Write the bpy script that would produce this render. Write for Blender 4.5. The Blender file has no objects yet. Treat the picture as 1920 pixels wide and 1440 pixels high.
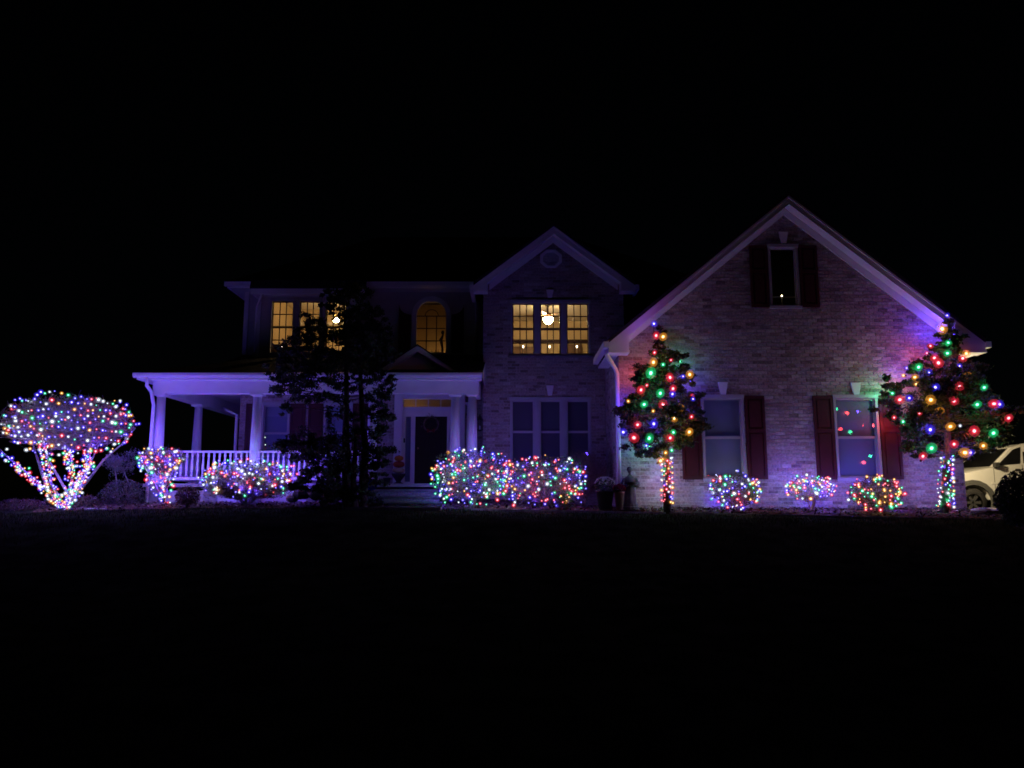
import bpy, math, random
from mathutils import Vector, Matrix, noise
random.seed(7)
R = random.random
def U(a, b): return a + (b - a) * random.random()
S = bpy.context.scene
COL = S.collection

# ------------------------------------------------------------------ camera, sky, sun, exposure
F_PX, PITCH, CAM_Z = 1441.0, math.radians(8.5), 0.26
cam_d = bpy.data.cameras.new('camera'); cam = bpy.data.objects.new('camera', cam_d); COL.objects.link(cam)
cam_d.sensor_width = 36.0; cam_d.lens = F_PX / 1920 * 36.0
cam_d.clip_start = 0.05; cam_d.clip_end = 600
cam.location = (0, 0, CAM_Z); cam.rotation_euler = (math.pi / 2 + PITCH, 0, 0)
S.camera = cam
world = bpy.data.worlds.new("World"); S.world = world; world.use_nodes = True
wn = world.node_tree.nodes; wn.clear()
sky_n = wn.new('ShaderNodeTexSky'); sky_n.sky_type = 'NISHITA'; sky_n.sun_disc = False
sky_n.sun_elevation = math.radians(35); sky_n.sun_rotation = math.radians(200)
bg = wn.new('ShaderNodeBackground'); bg.inputs['Strength'].default_value = 0.00011
wo = wn.new('ShaderNodeOutputWorld')
world.node_tree.links.new(sky_n.outputs[0], bg.inputs['Color'])
world.node_tree.links.new(bg.outputs[0], wo.inputs['Surface'])
sun_d = bpy.data.lights.new('moon', 'SUN'); sun_d.energy = 0.0015; sun_d.angle = math.radians(0.5)
sun_d.color = (0.85, 0.9, 1.0)
sun_o = bpy.data.objects.new('moon', sun_d); COL.objects.link(sun_o)
sun_o.rotation_euler = (math.radians(55), 0, math.radians(-20)); sun_o.location = (0, 0, 30)
S.view_settings.view_transform = 'Standard'; S.view_settings.look = 'None'
S.view_settings.exposure = 0; S.view_settings.gamma = 1; S.view_settings.use_curve_mapping = False
cy = S.cycles
cy.use_denoising = True; cy.use_light_tree = True
cy.max_bounces = 6; cy.diffuse_bounces = 3; cy.glossy_bounces = 3; cy.transparent_max_bounces = 24; cy.transmission_bounces = 4
cy.sample_clamp_indirect = 1.5; cy.sample_clamp_direct = 0
cy.caustics_reflective = False; cy.caustics_refractive = False
cy.filter_width = 1.7

# ------------------------------------------------------------------ helpers
SP, CP = math.sin(PITCH), math.cos(PITCH)
def P(u, v, Y):
    """measured point of the photograph (1920 wide) that lies on the plane at depth Y, in metres"""
    yu = (720 - v) / F_PX; t = Y / (CP - yu * SP)
    return Vector(((u - 960) / F_PX * t, Y, CAM_Z + (SP + yu * CP) * t))
def X(u, v, Y): return P(u, v, Y).x
def Z(v, Y): return P(960, v, Y).z
def ground(x, y):
    z = -0.17 + 0.09 * (y - 15)
    if y < 14.9: z = -0.179 - 1.35 * (1 - math.exp(-(14.9 - y) * .19)) + .02 * min(0, y)
    cap = 0.16 if x < 1.5 else (0.02 if x < 9.8 else max(-0.22, 0.02 - 0.5 * (x - 9.8)))
    return max(-2.8, min(z, cap))

class MB:
    def __init__(s): s.v = []; s.f = []; s.m = []
    def face(s, pts, m=0):
        i = len(s.v); s.v += [tuple(p) for p in pts]; s.f.append(tuple(range(i, i + len(pts)))); s.m.append(m)
    def box(s, x0, x1, y0, y1, z0, z1, m=0):
        i = len(s.v)
        s.v += [(x0,y0,z0),(x1,y0,z0),(x1,y1,z0),(x0,y1,z0),(x0,y0,z1),(x1,y0,z1),(x1,y1,z1),(x0,y1,z1)]
        for q in ((0,3,2,1),(4,5,6,7),(0,1,5,4),(1,2,6,5),(2,3,7,6),(3,0,4,7)):
            s.f.append(tuple(i + k for k in q)); s.m.append(m)
        return s
    def prism(s, poly, y0, y1, m=0):              # poly of (x, z), extruded along Y
        n = len(poly); i = len(s.v)
        s.v += [(a, y0, b) for a, b in poly] + [(a, y1, b) for a, b in poly]
        s.f.append(tuple(range(i, i + n))); s.f.append(tuple(range(i + 2*n - 1, i + n - 1, -1))); s.m += [m, m]
        for k in range(n):
            a, b = i + k, i + (k + 1) % n
            s.f.append((b, a, a + n, b + n)); s.m.append(m)
        return s
    def prismx(s, poly, x0, x1, m=0):             # poly of (y, z), extruded along X
        n = len(poly); i = len(s.v)
        s.v += [(x0, a, b) for a, b in poly] + [(x1, a, b) for a, b in poly]
        s.f.append(tuple(range(i, i + n))); s.f.append(tuple(range(i + 2*n - 1, i + n - 1, -1))); s.m += [m, m]
        for k in range(n):
            a, b = i + k, i + (k + 1) % n
            s.f.append((b, a, a + n, b + n)); s.m.append(m)
        return s
    def tube(s, pts, rad, n=6, m=0, cap=True):
        pts = [Vector(p) for p in pts]
        if not hasattr(rad, '__len__'): rad = [rad] * len(pts)
        i0 = len(s.v); prev = None
        for k, p in enumerate(pts):
            d = (pts[min(k + 1, len(pts) - 1)] - pts[max(k - 1, 0)])
            if d.length < 1e-9: d = Vector((0, 0, 1))
            d.normalize()
            a = prev if prev is not None else (Vector((1, 0, 0)) if abs(d.x) < .9 else Vector((0, 1, 0)))
            a = (a - d * a.dot(d)); a = a.normalized() if a.length > 1e-6 else d.orthogonal().normalized()
            b = d.cross(a); prev = a
            for j in range(n):
                t = 2 * math.pi * j / n
                s.v.append(tuple(p + (a * math.cos(t) + b * math.sin(t)) * rad[k]))
        for k in range(len(pts) - 1):
            for j in range(n):
                a = i0 + k * n + j; b = i0 + k * n + (j + 1) % n
                s.f.append((a, b, b + n, a + n)); s.m.append(m)
        if cap and n > 2:
            s.f.append(tuple(range(i0 + n - 1, i0 - 1, -1))); s.m.append(m)
            e = i0 + (len(pts) - 1) * n
            s.f.append(tuple(range(e, e + n))); s.m.append(m)
        return s
    def lathe(s, prof, c, n=14, m=0, sy=1.0):
        i0 = len(s.v); c = Vector(c)
        for r, z in prof:
            for j in range(n):
                t = 2 * math.pi * j / n
                s.v.append((c.x + r * math.cos(t), c.y + sy * r * math.sin(t), c.z + z))
        for k in range(len(prof) - 1):
            for j in range(n):
                a = i0 + k * n + j; b = i0 + k * n + (j + 1) % n
                s.f.append((a, b, b + n, a + n)); s.m.append(m)
        s.f.append(tuple(range(i0 + n - 1, i0 - 1, -1))); s.m.append(m)
        e = i0 + (len(prof) - 1) * n
        s.f.append(tuple(range(e, e + n))); s.m.append(m)
        return s
    def ball(s, c, rx, ry, rz, nu=12, nv=8, m=0, wob=0.0, fr=3.0):
        c = Vector(c); i0 = len(s.v)
        for a in range(nv + 1):
            ph = math.pi * a / nv
            for b in range(nu):
                t = 2 * math.pi * b / nu
                d = Vector((math.sin(ph) * math.cos(t), math.sin(ph) * math.sin(t), math.cos(ph)))
                k = 1 + (wob * noise.noise((d + c) * fr) if wob else 0)
                s.v.append((c.x + d.x * rx * k, c.y + d.y * ry * k, c.z + d.z * rz * k))
        for a in range(nv):
            for b in range(nu):
                p, q = i0 + a * nu + b, i0 + a * nu + (b + 1) % nu
                if a == 0: s.f.append((p, p + nu, q + nu))
                elif a == nv - 1: s.f.append((p, p + nu, q))
                else: s.f.append((p, p + nu, q + nu, q))
                s.m.append(m)
        return s
    def build(s, name, mats, parent=None, smooth=False, kind=None, label=None):
        me = bpy.data.meshes.new(name); me.from_pydata(s.v, [], s.f)
        for mm in (mats if isinstance(mats, (list, tuple)) else [mats]): me.materials.append(mm)
        if len(me.materials) > 1: me.polygons.foreach_set('material_index', s.m)
        if smooth: me.polygons.foreach_set('use_smooth', [True] * len(s.f))
        me.update()
        o = bpy.data.objects.new(name, me); COL.objects.link(o)
        if parent: attach(o, parent)
        if kind: o['kind'] = kind
        if label: o['label'] = label
        return o

ORG = {}
def attach(o, parent):
    o.parent = parent
    if parent.name in ORG: o.matrix_parent_inverse = Matrix.Translation(-Vector(ORG[parent.name]))
def thing(name, label, cat, loc=(0, 0, 0), group=None):
    o = bpy.data.objects.new(name, None); COL.objects.link(o); o.location = loc
    o.empty_display_size = .2; ORG[o.name] = tuple(loc)
    o['label'] = label; o['category'] = cat
    if group: o['group'] = group
    return o
def tag(o, label, cat, group=None):
    o['label'] = label; o['category'] = cat
    if group: o['group'] = group
    return o
def struct(o): o['kind'] = 'structure'; return o

def mat(name, col, rough=.7, var=.0, scale=8., spec=.3, bump=0., metal=0., col2=None):
    m = bpy.data.materials.new(name); m.use_nodes = True
    nt = m.node_tree; b = nt.nodes['Principled BSDF']
    b.inputs['Roughness'].default_value = rough; b.inputs['Metallic'].default_value = metal
    b.inputs['Specular IOR Level'].default_value = spec
    b.inputs['Base Color'].default_value = (*col, 1)
    if var or bump or col2:
        tc = nt.nodes.new('ShaderNodeTexCoord'); nz = nt.nodes.new('ShaderNodeTexNoise')
        nz.inputs['Scale'].default_value = scale; nz.inputs['Detail'].default_value = 6
        nt.links.new(tc.outputs['Object'], nz.inputs['Vector'])
        cr = nt.nodes.new('ShaderNodeValToRGB')
        lo = col2 or [c * (1 - var) for c in col]; hi = [min(1, c * (1 + var * .6)) for c in col]
        cr.color_ramp.elements[0].position = .35; cr.color_ramp.elements[1].position = .68
        cr.color_ramp.elements[0].color = (*lo, 1); cr.color_ramp.elements[1].color = (*hi, 1)
        nt.links.new(nz.outputs['Fac'], cr.inputs['Fac']); nt.links.new(cr.outputs['Color'], b.inputs['Base Color'])
        if bump:
            bp = nt.nodes.new('ShaderNodeBump'); bp.inputs['Strength'].default_value = bump; bp.inputs['Distance'].default_value = .02
            nt.links.new(nz.outputs['Fac'], bp.inputs['Height']); nt.links.new(bp.outputs['Normal'], b.inputs['Normal'])
    return m
def leaf_mat(name, col, var=.5):
    m = mat(name, col, rough=.6, var=var, scale=3.0, spec=.25)
    nt = m.node_tree; b = nt.nodes['Principled BSDF']; out = nt.nodes['Material Output']
    tr = nt.nodes.new('ShaderNodeBsdfTranslucent'); tr.inputs['Color'].default_value = (*[c * .9 for c in col], 1)
    mx = nt.nodes.new('ShaderNodeMixShader'); mx.inputs[0].default_value = .25
    nt.links.new(b.outputs[0], mx.inputs[1]); nt.links.new(tr.outputs[0], mx.inputs[2]); nt.links.new(mx.outputs[0], out.inputs['Surface'])
    return m
def emit(name, col, st, sample=True):
    m = bpy.data.materials.new(name); m.use_nodes = True; nt = m.node_tree; nt.nodes.clear()
    e = nt.nodes.new('ShaderNodeEmission'); e.inputs[0].default_value = (*col, 1); e.inputs[1].default_value = st
    o = nt.nodes.new('ShaderNodeOutputMaterial'); nt.links.new(e.outputs[0], o.inputs[0])
    m.cycles.emission_sampling = 'AUTO' if sample else 'NONE'
    return m
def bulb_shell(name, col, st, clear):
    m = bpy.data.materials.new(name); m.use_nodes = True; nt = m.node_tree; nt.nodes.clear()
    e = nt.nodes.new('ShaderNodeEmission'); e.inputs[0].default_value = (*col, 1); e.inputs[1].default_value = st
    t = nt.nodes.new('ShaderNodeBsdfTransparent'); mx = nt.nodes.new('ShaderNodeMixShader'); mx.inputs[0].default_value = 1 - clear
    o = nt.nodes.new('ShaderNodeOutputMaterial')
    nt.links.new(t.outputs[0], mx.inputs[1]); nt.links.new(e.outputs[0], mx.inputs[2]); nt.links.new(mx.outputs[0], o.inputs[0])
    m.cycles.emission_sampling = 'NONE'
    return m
def glass_mat(name, gloss=.10, tint=(1, 1, 1)):
    m = bpy.data.materials.new(name); m.use_nodes = True; nt = m.node_tree; nt.nodes.clear()
    t = nt.nodes.new('ShaderNodeBsdfTransparent'); t.inputs[0].default_value = (*tint, 1)
    g = nt.nodes.new('ShaderNodeBsdfGlossy'); g.inputs['Roughness'].default_value = .03
    mx = nt.nodes.new('ShaderNodeMixShader'); mx.inputs[0].default_value = gloss
    o = nt.nodes.new('ShaderNodeOutputMaterial')
    nt.links.new(t.outputs[0], mx.inputs[1]); nt.links.new(g.outputs[0], mx.inputs[2]); nt.links.new(mx.outputs[0], o.inputs[0])
    return m

M = {}
M['white'] = mat('white_paint', (.74, .74, .73), .5, .06, 3)
M['soffit'] = mat('soffit_paint', (.66, .66, .65), .6, .05, 3)
M['trim'] = mat('window_trim', (.38, .38, .38), .5, .06, 3)
M['gutter'] = mat('gutter_metal', (.7, .7, .7), .4, .05, 4)
M['brick'] = [mat('brick_rose', (.36, .29, .265), .9, .35, 22, bump=.4), mat('brick_tan', (.40, .335, .295), .9, .3, 22, bump=.4),
              mat('brick_red', (.30, .225, .20), .9, .35, 22, bump=.4), mat('brick_grey', (.335, .30, .29), .9, .35, 22, bump=.4),
              mat('brick_burnt', (.215, .17, .155), .85, .4, 22, bump=.4), mat('brick_pale', (.46, .41, .37), .9, .25, 22, bump=.4)]
M['mortar'] = mat('mortar', (.40, .37, .34), .95, .25, 30, bump=.5)
M['shutter'] = mat('shutter_paint', (.06, .011, .012), .5, .1, 6)
M['roof'] = mat('asphalt_shingle', (.028, .027, .028), .95, .4, 14, bump=.6)
M['siding'] = mat('siding_vinyl', (.50, .49, .46), .6, .06, 5)
M['door'] = mat('door_paint', (.03, .018, .016), .4, .1, 6)
M['metal_dark'] = mat('dark_iron', (.02, .02, .02), .45, .1, 6)
M['brass'] = mat('brass', (.5, .36, .14), .35, metal=1)
M['blind'] = mat('blind_slat', (.20, .25, .37), .7)  # white slats tinted blue to carry the cast of the coloured bulbs
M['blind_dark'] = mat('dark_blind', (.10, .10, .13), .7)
M['glass'] = glass_mat('window_glass', .055)
M['glass_room'] = glass_mat('window_glass_clear', .05)
M['muntin'] = mat('muntin_paint', (.07, .045, .04), .5)
M['concrete'] = mat('concrete', (.22, .21, .205), .9, .3, 5, bump=.4)
M['porchfloor'] = mat('porch_boards', (.30, .30, .30), .6, .2, 4)
M['room_wall'] = mat('room_paint', (.62, .47, .27), .8, .05, 2)
M['room_ceil'] = mat('room_ceiling_paint', (.75, .68, .55), .9)
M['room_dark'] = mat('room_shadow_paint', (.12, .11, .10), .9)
M['wood_dark'] = mat('dark_wood', (.05, .022, .012), .5, .3, 8)
M['wood_mid'] = mat('stained_wood', (.16, .09, .05), .5, .3, 8)
M['bark'] = mat('bark', (.11, .085, .065), .95, .5, 18, bump=.8)
M['bark_pale'] = mat('pale_bark', (.19, .165, .15), .9, .4, 18, bump=.6)
M['twig'] = mat('twig_bark', (.17, .13, .11), .9, .35, 12)
M['twig_brown'] = mat('brown_twig', (.24, .17, .14), .9, .4, 12)
M['needle'] = leaf_mat('evergreen_needles', (.045, .065, .032))
M['needle2'] = leaf_mat('evergreen_tips', (.09, .115, .05))
M['leaf'] = leaf_mat('shrub_leaves', (.085, .12, .055))
M['leaf_red'] = leaf_mat('barberry_leaves', (.09, .03, .028))
M['leaf_grey'] = leaf_mat('grey_leaves', (.16, .17, .13))
M['leaf_dry'] = leaf_mat('dry_leaves', (.18, .12, .08))
M['petal_white'] = leaf_mat('cream_petals', (.74, .68, .58), .2)
M['petal_red'] = leaf_mat('crimson_petals', (.30, .03, .06), .3)
M['pot_pink'] = mat('terracotta', (.36, .16, .12), .8, .2, 8)
M['pot_dark'] = mat('dark_pot', (.04, .035, .035), .6, .2, 8)
M['bronze'] = mat('bronze_resin', (.075, .06, .055), .55, .35, 10)
M['grass'] = mat('grass_blades', (.034, .046, .020), .9, .5, 1.5, spec=0)
M['lawn'] = mat('lawn_soil', (.026, .032, .018), 1., .5, 2.5, spec=0, bump=.5)
M['mulch'] = mat('mulch', (.10, .065, .05), 1., .6, 14, spec=.05, bump=1.)
M['chip'] = [mat('bark_chip_%s' % n, c, .95, .3, 20, spec=.08) for n, c in (('brown', (.13, .085, .06)), ('pale', (.24, .19, .15)), ('dark', (.06, .04, .03)))]
M['edging'] = mat('edging_stone', (.36, .33, .31), .9, .3, 10, bump=.4)
M['stone'] = mat('field_stone', (.34, .32, .31), .9, .35, 6, bump=.7)
M['drive'] = mat('driveway_asphalt', (.05, .05, .05), .95, .3, 10, bump=.4)
M['pumpkin'] = mat('pumpkin_skin', (.55, .17, .03), .5, .2, 6)
M['pumpkin_red'] = mat('red_pumpkin_skin', (.36, .07, .03), .5, .2, 6)
M['pumpkin_pale'] = mat('pale_pumpkin_skin', (.52, .42, .28), .5, .2, 6)
M['sign_blue'] = mat('sign_blue', (.02, .03, .42), .4)
M['sign_white'] = mat('sign_white', (.7, .7, .72), .5)
M['wire'] = mat('green_wire', (.012, .03, .015), .6)
M['car'] = mat('car_paint', (.72, .70, .64), .3, spec=.5)
M['car_trim'] = mat('car_trim', (.03, .03, .03), .6)
M['car_flare'] = mat('car_flare', (.09, .09, .085), .6)
M['car_glass'] = mat('car_glass', (.008, .008, .009), .05, spec=.5)
M['rubber'] = mat('tyre_rubber', (.025, .024, .024), .85, .2, 10)
M['rim'] = mat('wheel_rim', (.09, .09, .09), .45, metal=.5)
M['ribbon'] = mat('red_ribbon', (.2, .02, .02), .6)

# bulbs: hot core, lit glass, and an oversized outer shell imitating lens bloom
BC = {'red': (1, .03, .07), 'green': (.015, .75, .22), 'blue': (.05, .025, 1.0), 'amber': (1, .36, .035), 'white': (.75, .85, 1.0)}
CORE = {'red': (1, .32, .36), 'green': (.28, 1, .74), 'blue': (.42, .34, 1), 'amber': (1, .66, .28), 'white': (.85, .95, 1)}
LC = {'red': (1, .06, .07), 'green': (.03, .85, .32), 'blue': (.10, .04, 1.0), 'amber': (1, .40, .06), 'white': (.5, .6, 1.0)}
LP = {'red': .42, 'green': .42, 'blue': 3.2, 'amber': .28, 'white': .7}
BULB = {}
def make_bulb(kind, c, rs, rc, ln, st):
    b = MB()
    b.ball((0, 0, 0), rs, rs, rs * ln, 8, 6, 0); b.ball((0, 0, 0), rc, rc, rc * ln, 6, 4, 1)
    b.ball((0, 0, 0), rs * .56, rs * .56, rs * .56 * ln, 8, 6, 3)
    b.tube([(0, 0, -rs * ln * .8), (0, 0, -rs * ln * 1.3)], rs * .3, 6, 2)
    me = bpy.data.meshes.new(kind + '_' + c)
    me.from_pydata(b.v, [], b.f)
    for mm in (bulb_shell('%s_halo_%s' % (kind, c), BC[c], st, .84), emit('%s_glow_%s' % (kind, c), CORE[c], 8, False), M['wire'], bulb_shell('%s_glass_%s' % (kind, c), BC[c], st, .55)): me.materials.append(mm)  # first shell paints the bloom halo round the glass
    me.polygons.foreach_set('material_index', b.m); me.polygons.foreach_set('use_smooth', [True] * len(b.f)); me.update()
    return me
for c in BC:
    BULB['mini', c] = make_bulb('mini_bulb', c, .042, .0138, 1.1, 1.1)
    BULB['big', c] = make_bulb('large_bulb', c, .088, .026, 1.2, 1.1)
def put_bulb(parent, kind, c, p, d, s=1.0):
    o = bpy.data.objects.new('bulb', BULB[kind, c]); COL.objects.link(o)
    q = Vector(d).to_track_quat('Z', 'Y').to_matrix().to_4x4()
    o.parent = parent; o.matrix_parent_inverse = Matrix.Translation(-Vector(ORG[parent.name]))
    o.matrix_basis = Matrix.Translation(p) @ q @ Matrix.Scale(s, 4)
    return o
LF = {'red': .5, 'green': .5, 'blue': 1.6, 'amber': .32, 'white': .6}
def put_glow(parent, c, p, w, r=.03): return put_light(parent, c, p, w * LF[c] / LP[c], r)
def put_light(parent, c, p, w, r=.03, cool=1.0):
    k = ('glow', c, round(w, 3), r, cool)
    if k not in BULB:
        l = bpy.data.lights.new('bulb_light', 'POINT'); l.color = LC[c]; l.energy = .60 * w * LP[c] * (1 if c == 'blue' else cool); l.shadow_soft_size = r; BULB[k] = l
    o = bpy.data.objects.new('bulb_light', BULB[k]); COL.objects.link(o)
    o.parent = parent; o.matrix_parent_inverse = Matrix.Translation(-Vector(ORG[parent.name])); o.location = p
COLS = ['blue', 'green', 'red', 'blue', 'white', 'amber', 'blue', 'green', 'red', 'blue', 'white', 'red']
COOL = ['blue', 'white', 'red', 'blue', 'green', 'blue', 'white', 'amber', 'blue', 'red']
WARM = ['amber', 'red', 'green', 'amber', 'blue', 'red', 'white', 'red']
def string_lights(label, group, pts, loc, watts, every=5, scale=1.0, start=0, back=(), cool=1.0, front=1.0, pal=COLS):
    """pts: list of (position, outward direction) in the order the wire runs"""
    t = thing('string_lights', label, 'string lights', loc, group)
    w = MB(); path = [p - d * .03 for p, d in pts]
    for a, b in zip(path, path[1:]):
        if (a - b).length < .6: w.tube([a, (a + b) / 2 + Vector((0, 0, -.012)), b], .004, 3, cap=False)
    w.build('wire', M['wire'], t)
    for i, (p, d) in enumerate(pts):
        c = pal[(i * 7 + start + int(R() * 3)) % len(pal)]
        dd = (d + Vector((U(-.5, .5), U(-.5, .5), U(-.3, .6)))).normalized()
        put_bulb(t, 'mini', c, p, dd, scale * random.choice((.5, .6, .7, .8, .9, 1, 1.1, 1.35)))
        if i % 3 == 0: put_glow(t, c, p - d * .055, 2.0 * front, .02)
    for i, (p, d) in enumerate(back):  # assumed bulbs on the house side, added to carry light onto the walls
        c = ('blue', 'green', 'white', 'red', 'blue', 'amber', 'white')[(i + start) % 7]
        put_bulb(t, 'mini', c, p, d, scale); put_light(t, c, p + d * .05, watts, .03, cool)
    return t
def back_of(c, rx, ry, rz, n, seed):
    random.seed(seed); out = []
    for i in range(n):
        a = -1.35 + 2.7 * (i + .5) / n; z = (-.45, .1, .6)[i % 3] + U(-.15, .15); k = math.sqrt(1 - z * z)
        d = Vector((math.sin(a) * k, math.cos(a) * k, z)); out.append((Vector(c) + Vector((d.x * rx, d.y * ry, d.z * rz)) * 1.02, d))
    return out

# foliage makers
def leaf(mb, p, size, m=0):
    a = Vector((U(-1, 1), U(-1, 1), U(-1, 1)))
    if a.length < .1: a = Vector((1, 0, 0))
    a.normalize(); b = a.orthogonal().normalized(); b = (Matrix.Rotation(U(0, 6.28), 3, a) @ b)
    l = size * U(.7, 1.3); w = l * U(.35, .6)
    mb.face([p - a * l * .5, p - b * w * .5, p + a * l * .5, p + b * w * .5], m)
def tuft(mb, c, r, n, size, flat=.6, mi=(0, 1)):
    for _ in range(n):
        d = Vector((random.gauss(0, .5), random.gauss(0, .5), random.gauss(0, .5) * flat))
        leaf(mb, c + d * r, size, random.choice(mi))
def twig_ball(mb, base, c, rx, ry, rz, n, r0=.007, low=-.6):
    base = Vector(base); c = Vector(c)
    for _ in range(n):
        while True:
            d = Vector((U(-1, 1), U(-1, 1), U(low, 1)))
            if d.length < 1: break
        if R() < .7: d = d.normalized() * U(.75, 1.0)
        d.z = max(d.z, low)
        e = c + Vector((d.x * rx, d.y * ry, d.z * rz))
        k = U(.25, .75); s = base.lerp(e, k) + Vector((U(-1, 1), U(-1, 1), U(-1, 1))) * .06
        mm = s.lerp(e, .5) + Vector((U(-1, 1), U(-1, 1), U(-.5, 1))) * .05
        mb.tube([s, mm, e], [r0, r0 * .7, r0 * .3], 3, 0, False)
        for _k in range(2):
            f = mm.lerp(e, R()); g = f + Vector((U(-1, 1), U(-1, 1), U(-.4, 1))) * .12
            mb.tube([f, g], [r0 * .5, r0 * .25], 3, 0, False)

# ------------------------------------------------------------------ ground
def grid(name, xs, ys, zf, m):
    b = MB(); nx, ny = len(xs), len(ys)
    b.v = [(x, y, zf(x, y)) for y in ys for x in xs]
    for j in range(ny - 1):
        for i in range(nx - 1):
            a = j * nx + i; b.f.append((a, a + 1, a + nx + 1, a + nx)); b.m.append(0)
    return b.build(name, m, smooth=True)
def frange(a, b, n): return [a + (b - a) * i / (n - 1) for i in range(n)]
xs = [-200, -80, -40, -20] + frange(-14, 16, 61) + [22, 40, 80, 200]
ys = [-60, -20, -6] + frange(-2, 24, 53) + [30, 40, 60, 100, 250]
def lawn_z(x, y):
    z = ground(x, y)
    return z + .035 * noise.noise(Vector((x * .5, y * .5, 0))) + .012 * noise.noise(Vector((x * 2.3, y * 2.3, 3)))
struct(grid('lawn', xs, ys, lawn_z, M['lawn']))
def edge_y(x):
    pts = [(-10.2, 16.3), (-8.6, 16.9), (-7, 17.3), (-4, 17.45), (-2.6, 17.5), (-1.2, 17.2), (-.4, 16.95), (2.6, 16.45), (6.4, 15.75), (9.4, 15.05), (10.1, 15.0)]
    for (a, b), (c, d) in zip(pts, pts[1:]):
        if x <= c: return b + (d - b) * max(0, (x - a) / (c - a))
    return pts[-1][1]
def bed_back(x): return 17.05 if x > 2.35 else (19.7 if x > -.8 else 18.6)
bx = frange(-10.2, 10.4, 130); bmesh_ = MB(); NB = 16
for j in range(NB):
    for x in bx:
        e, k = edge_y(x), bed_back(x); y = e + (k - e) * j / (NB - 1)
        rise = min(1, j / 2.5)
        bmesh_.v.append((x, y, ground(x, y) + .045 * rise - .03 * (1 - rise) + .03 * noise.noise(Vector((x * 3, y * 3, 1))) + .05 * rise * noise.noise(Vector((x * .9, y * .9, 7)))))
for j in range(NB - 1):
    for i in range(len(bx) - 1):
        a = j * len(bx) + i; bmesh_.f.append((a, a + 1, a + len(bx) + 1, a + len(bx))); bmesh_.m.append(0)
struct(bmesh_.build('mulch_bed', M['mulch'], smooth=True))
def bed_z(x, y): return ground(x, y) + .045
ch = MB()
for _ in range(7000):
    x = U(-10, 10.2); e, k = edge_y(x), bed_back(x); y = U(e + .03, min(k, e + 2.2)); z = bed_z(x, y) + U(.0, .035)
    a = U(0, 6.28); l, w = U(.02, .06), U(.008, .02); dx, dy = math.cos(a) * l, math.sin(a) * l; t = U(-.02, .02)
    p = Vector((x, y, z)); d = Vector((dx, dy, t)); n = Vector((-dy, dx, U(-.01, .01))).normalized() * w
    ch.face([p - d - n, p + d - n, p + d + n, p - d + n], random.choice((0, 0, 1, 2)))
tag(ch.build('mulch_chips', M['chip'], kind='stuff'), 'loose brown bark mulch chips lying along the planting bed', 'mulch')
gr = MB()
for _ in range(26000):
    x = U(-12, 13); y = edge_y(x) - abs(random.gauss(0, 1.6)) - .02 if R() < .75 else U(4, 15)
    if x > 10.3 and y > 15.2: continue
    z = lawn_z(x, y) - .01; h = U(.04, .085); a = U(0, 6.28); w = .006
    gr.face([(x - w * math.cos(a), y - w * math.sin(a), z), (x + w * math.cos(a), y + w * math.sin(a), z), (x + U(-.03, .03), y + U(-.03, .03), z + h)])
tag(gr.build('grass', M['grass'], kind='stuff'), 'dark mown grass blades on the unlit front lawn', 'grass')
eg = thing('bed_edging', 'low pale stone edging strip between dark lawn and mulch bed', 'edging', (4.6, 16, 0))
x = -.9
while x < 9.5:
    L = U(.55, .7); x1 = min(9.5, x + L); ya, yb = edge_y(x) - .02, edge_y(x1) - .02
    b = MB(); za, zb = ground(x, ya) - .05, ground(x1, yb) - .05; h = .085
    b.v = [(x, ya - .035, za), (x1 - .015, yb - .035, zb), (x1 - .015, yb + .035, zb), (x, ya + .035, za)]
    b.v += [(p[0], p[1], p[2] + h) for p in b.v]
    b.f = [(0, 3, 2, 1), (4, 5, 6, 7), (0, 1, 5, 4), (1, 2, 6, 5), (2, 3, 7, 6), (3, 0, 4, 7)]; b.m = [0] * 6
    b.build('edging_stone', M['edging'], eg); x = x1
dv = MB(); dv.box(10.02, 40, 16.1, 60, -.6, -.205)
struct(dv.build('driveway', M['drive']))

# ------------------------------------------------------------------ the house
house = thing('house', 'two storey brick house with front porch, lit upper windows and gabled garage wing', 'house', (0, 21, 0))
YG, YM, YW, YP = 17.0, 19.6, 21.0, 18.5       # garage wall, middle gable wall, main wall, porch columns
GX0, GX1 = 2.40, 9.94
def wall_front(name, x0, x1, z0, zt, Y, holes, mats, xc=(), rev=.12):
    """front skin of a wall facing -Y with openings and their reveals; zt(x) is its top"""
    b = MB(); cuts = sorted(set([x0, x1] + [h[0] for h in holes] + [h[1] for h in holes] + list(xc)))
    for a, c in zip(cuts, cuts[1:]):
        hs = sorted([h for h in holes if h[0] <= a + 1e-6 and h[1] >= c - 1e-6], key=lambda h: h[2]); z = z0
        for h in hs:
            b.face([(a, Y, z), (c, Y, z), (c, Y, h[2]), (a, Y, h[2])]); z = h[3]
        b.face([(a, Y, z), (c, Y, z), (c, Y, zt(c)), (a, Y, zt(a))])
    for h in holes:
        l, r, d, t = h
        b.face([(l, Y, d), (l, Y, t), (l, Y + rev, t), (l, Y + rev, d)]); b.face([(r, Y, t), (r, Y, d), (r, Y + rev, d), (r, Y + rev, t)])
        b.face([(l, Y, t), (r, Y, t), (r, Y + rev, t), (l, Y + rev, t)]); b.face([(r, Y, d), (l, Y, d), (l, Y + rev, d), (r, Y + rev, d)])
    return b.build(name, mats, house)
BL, BH, BJ = .203, .068, .012
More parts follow.
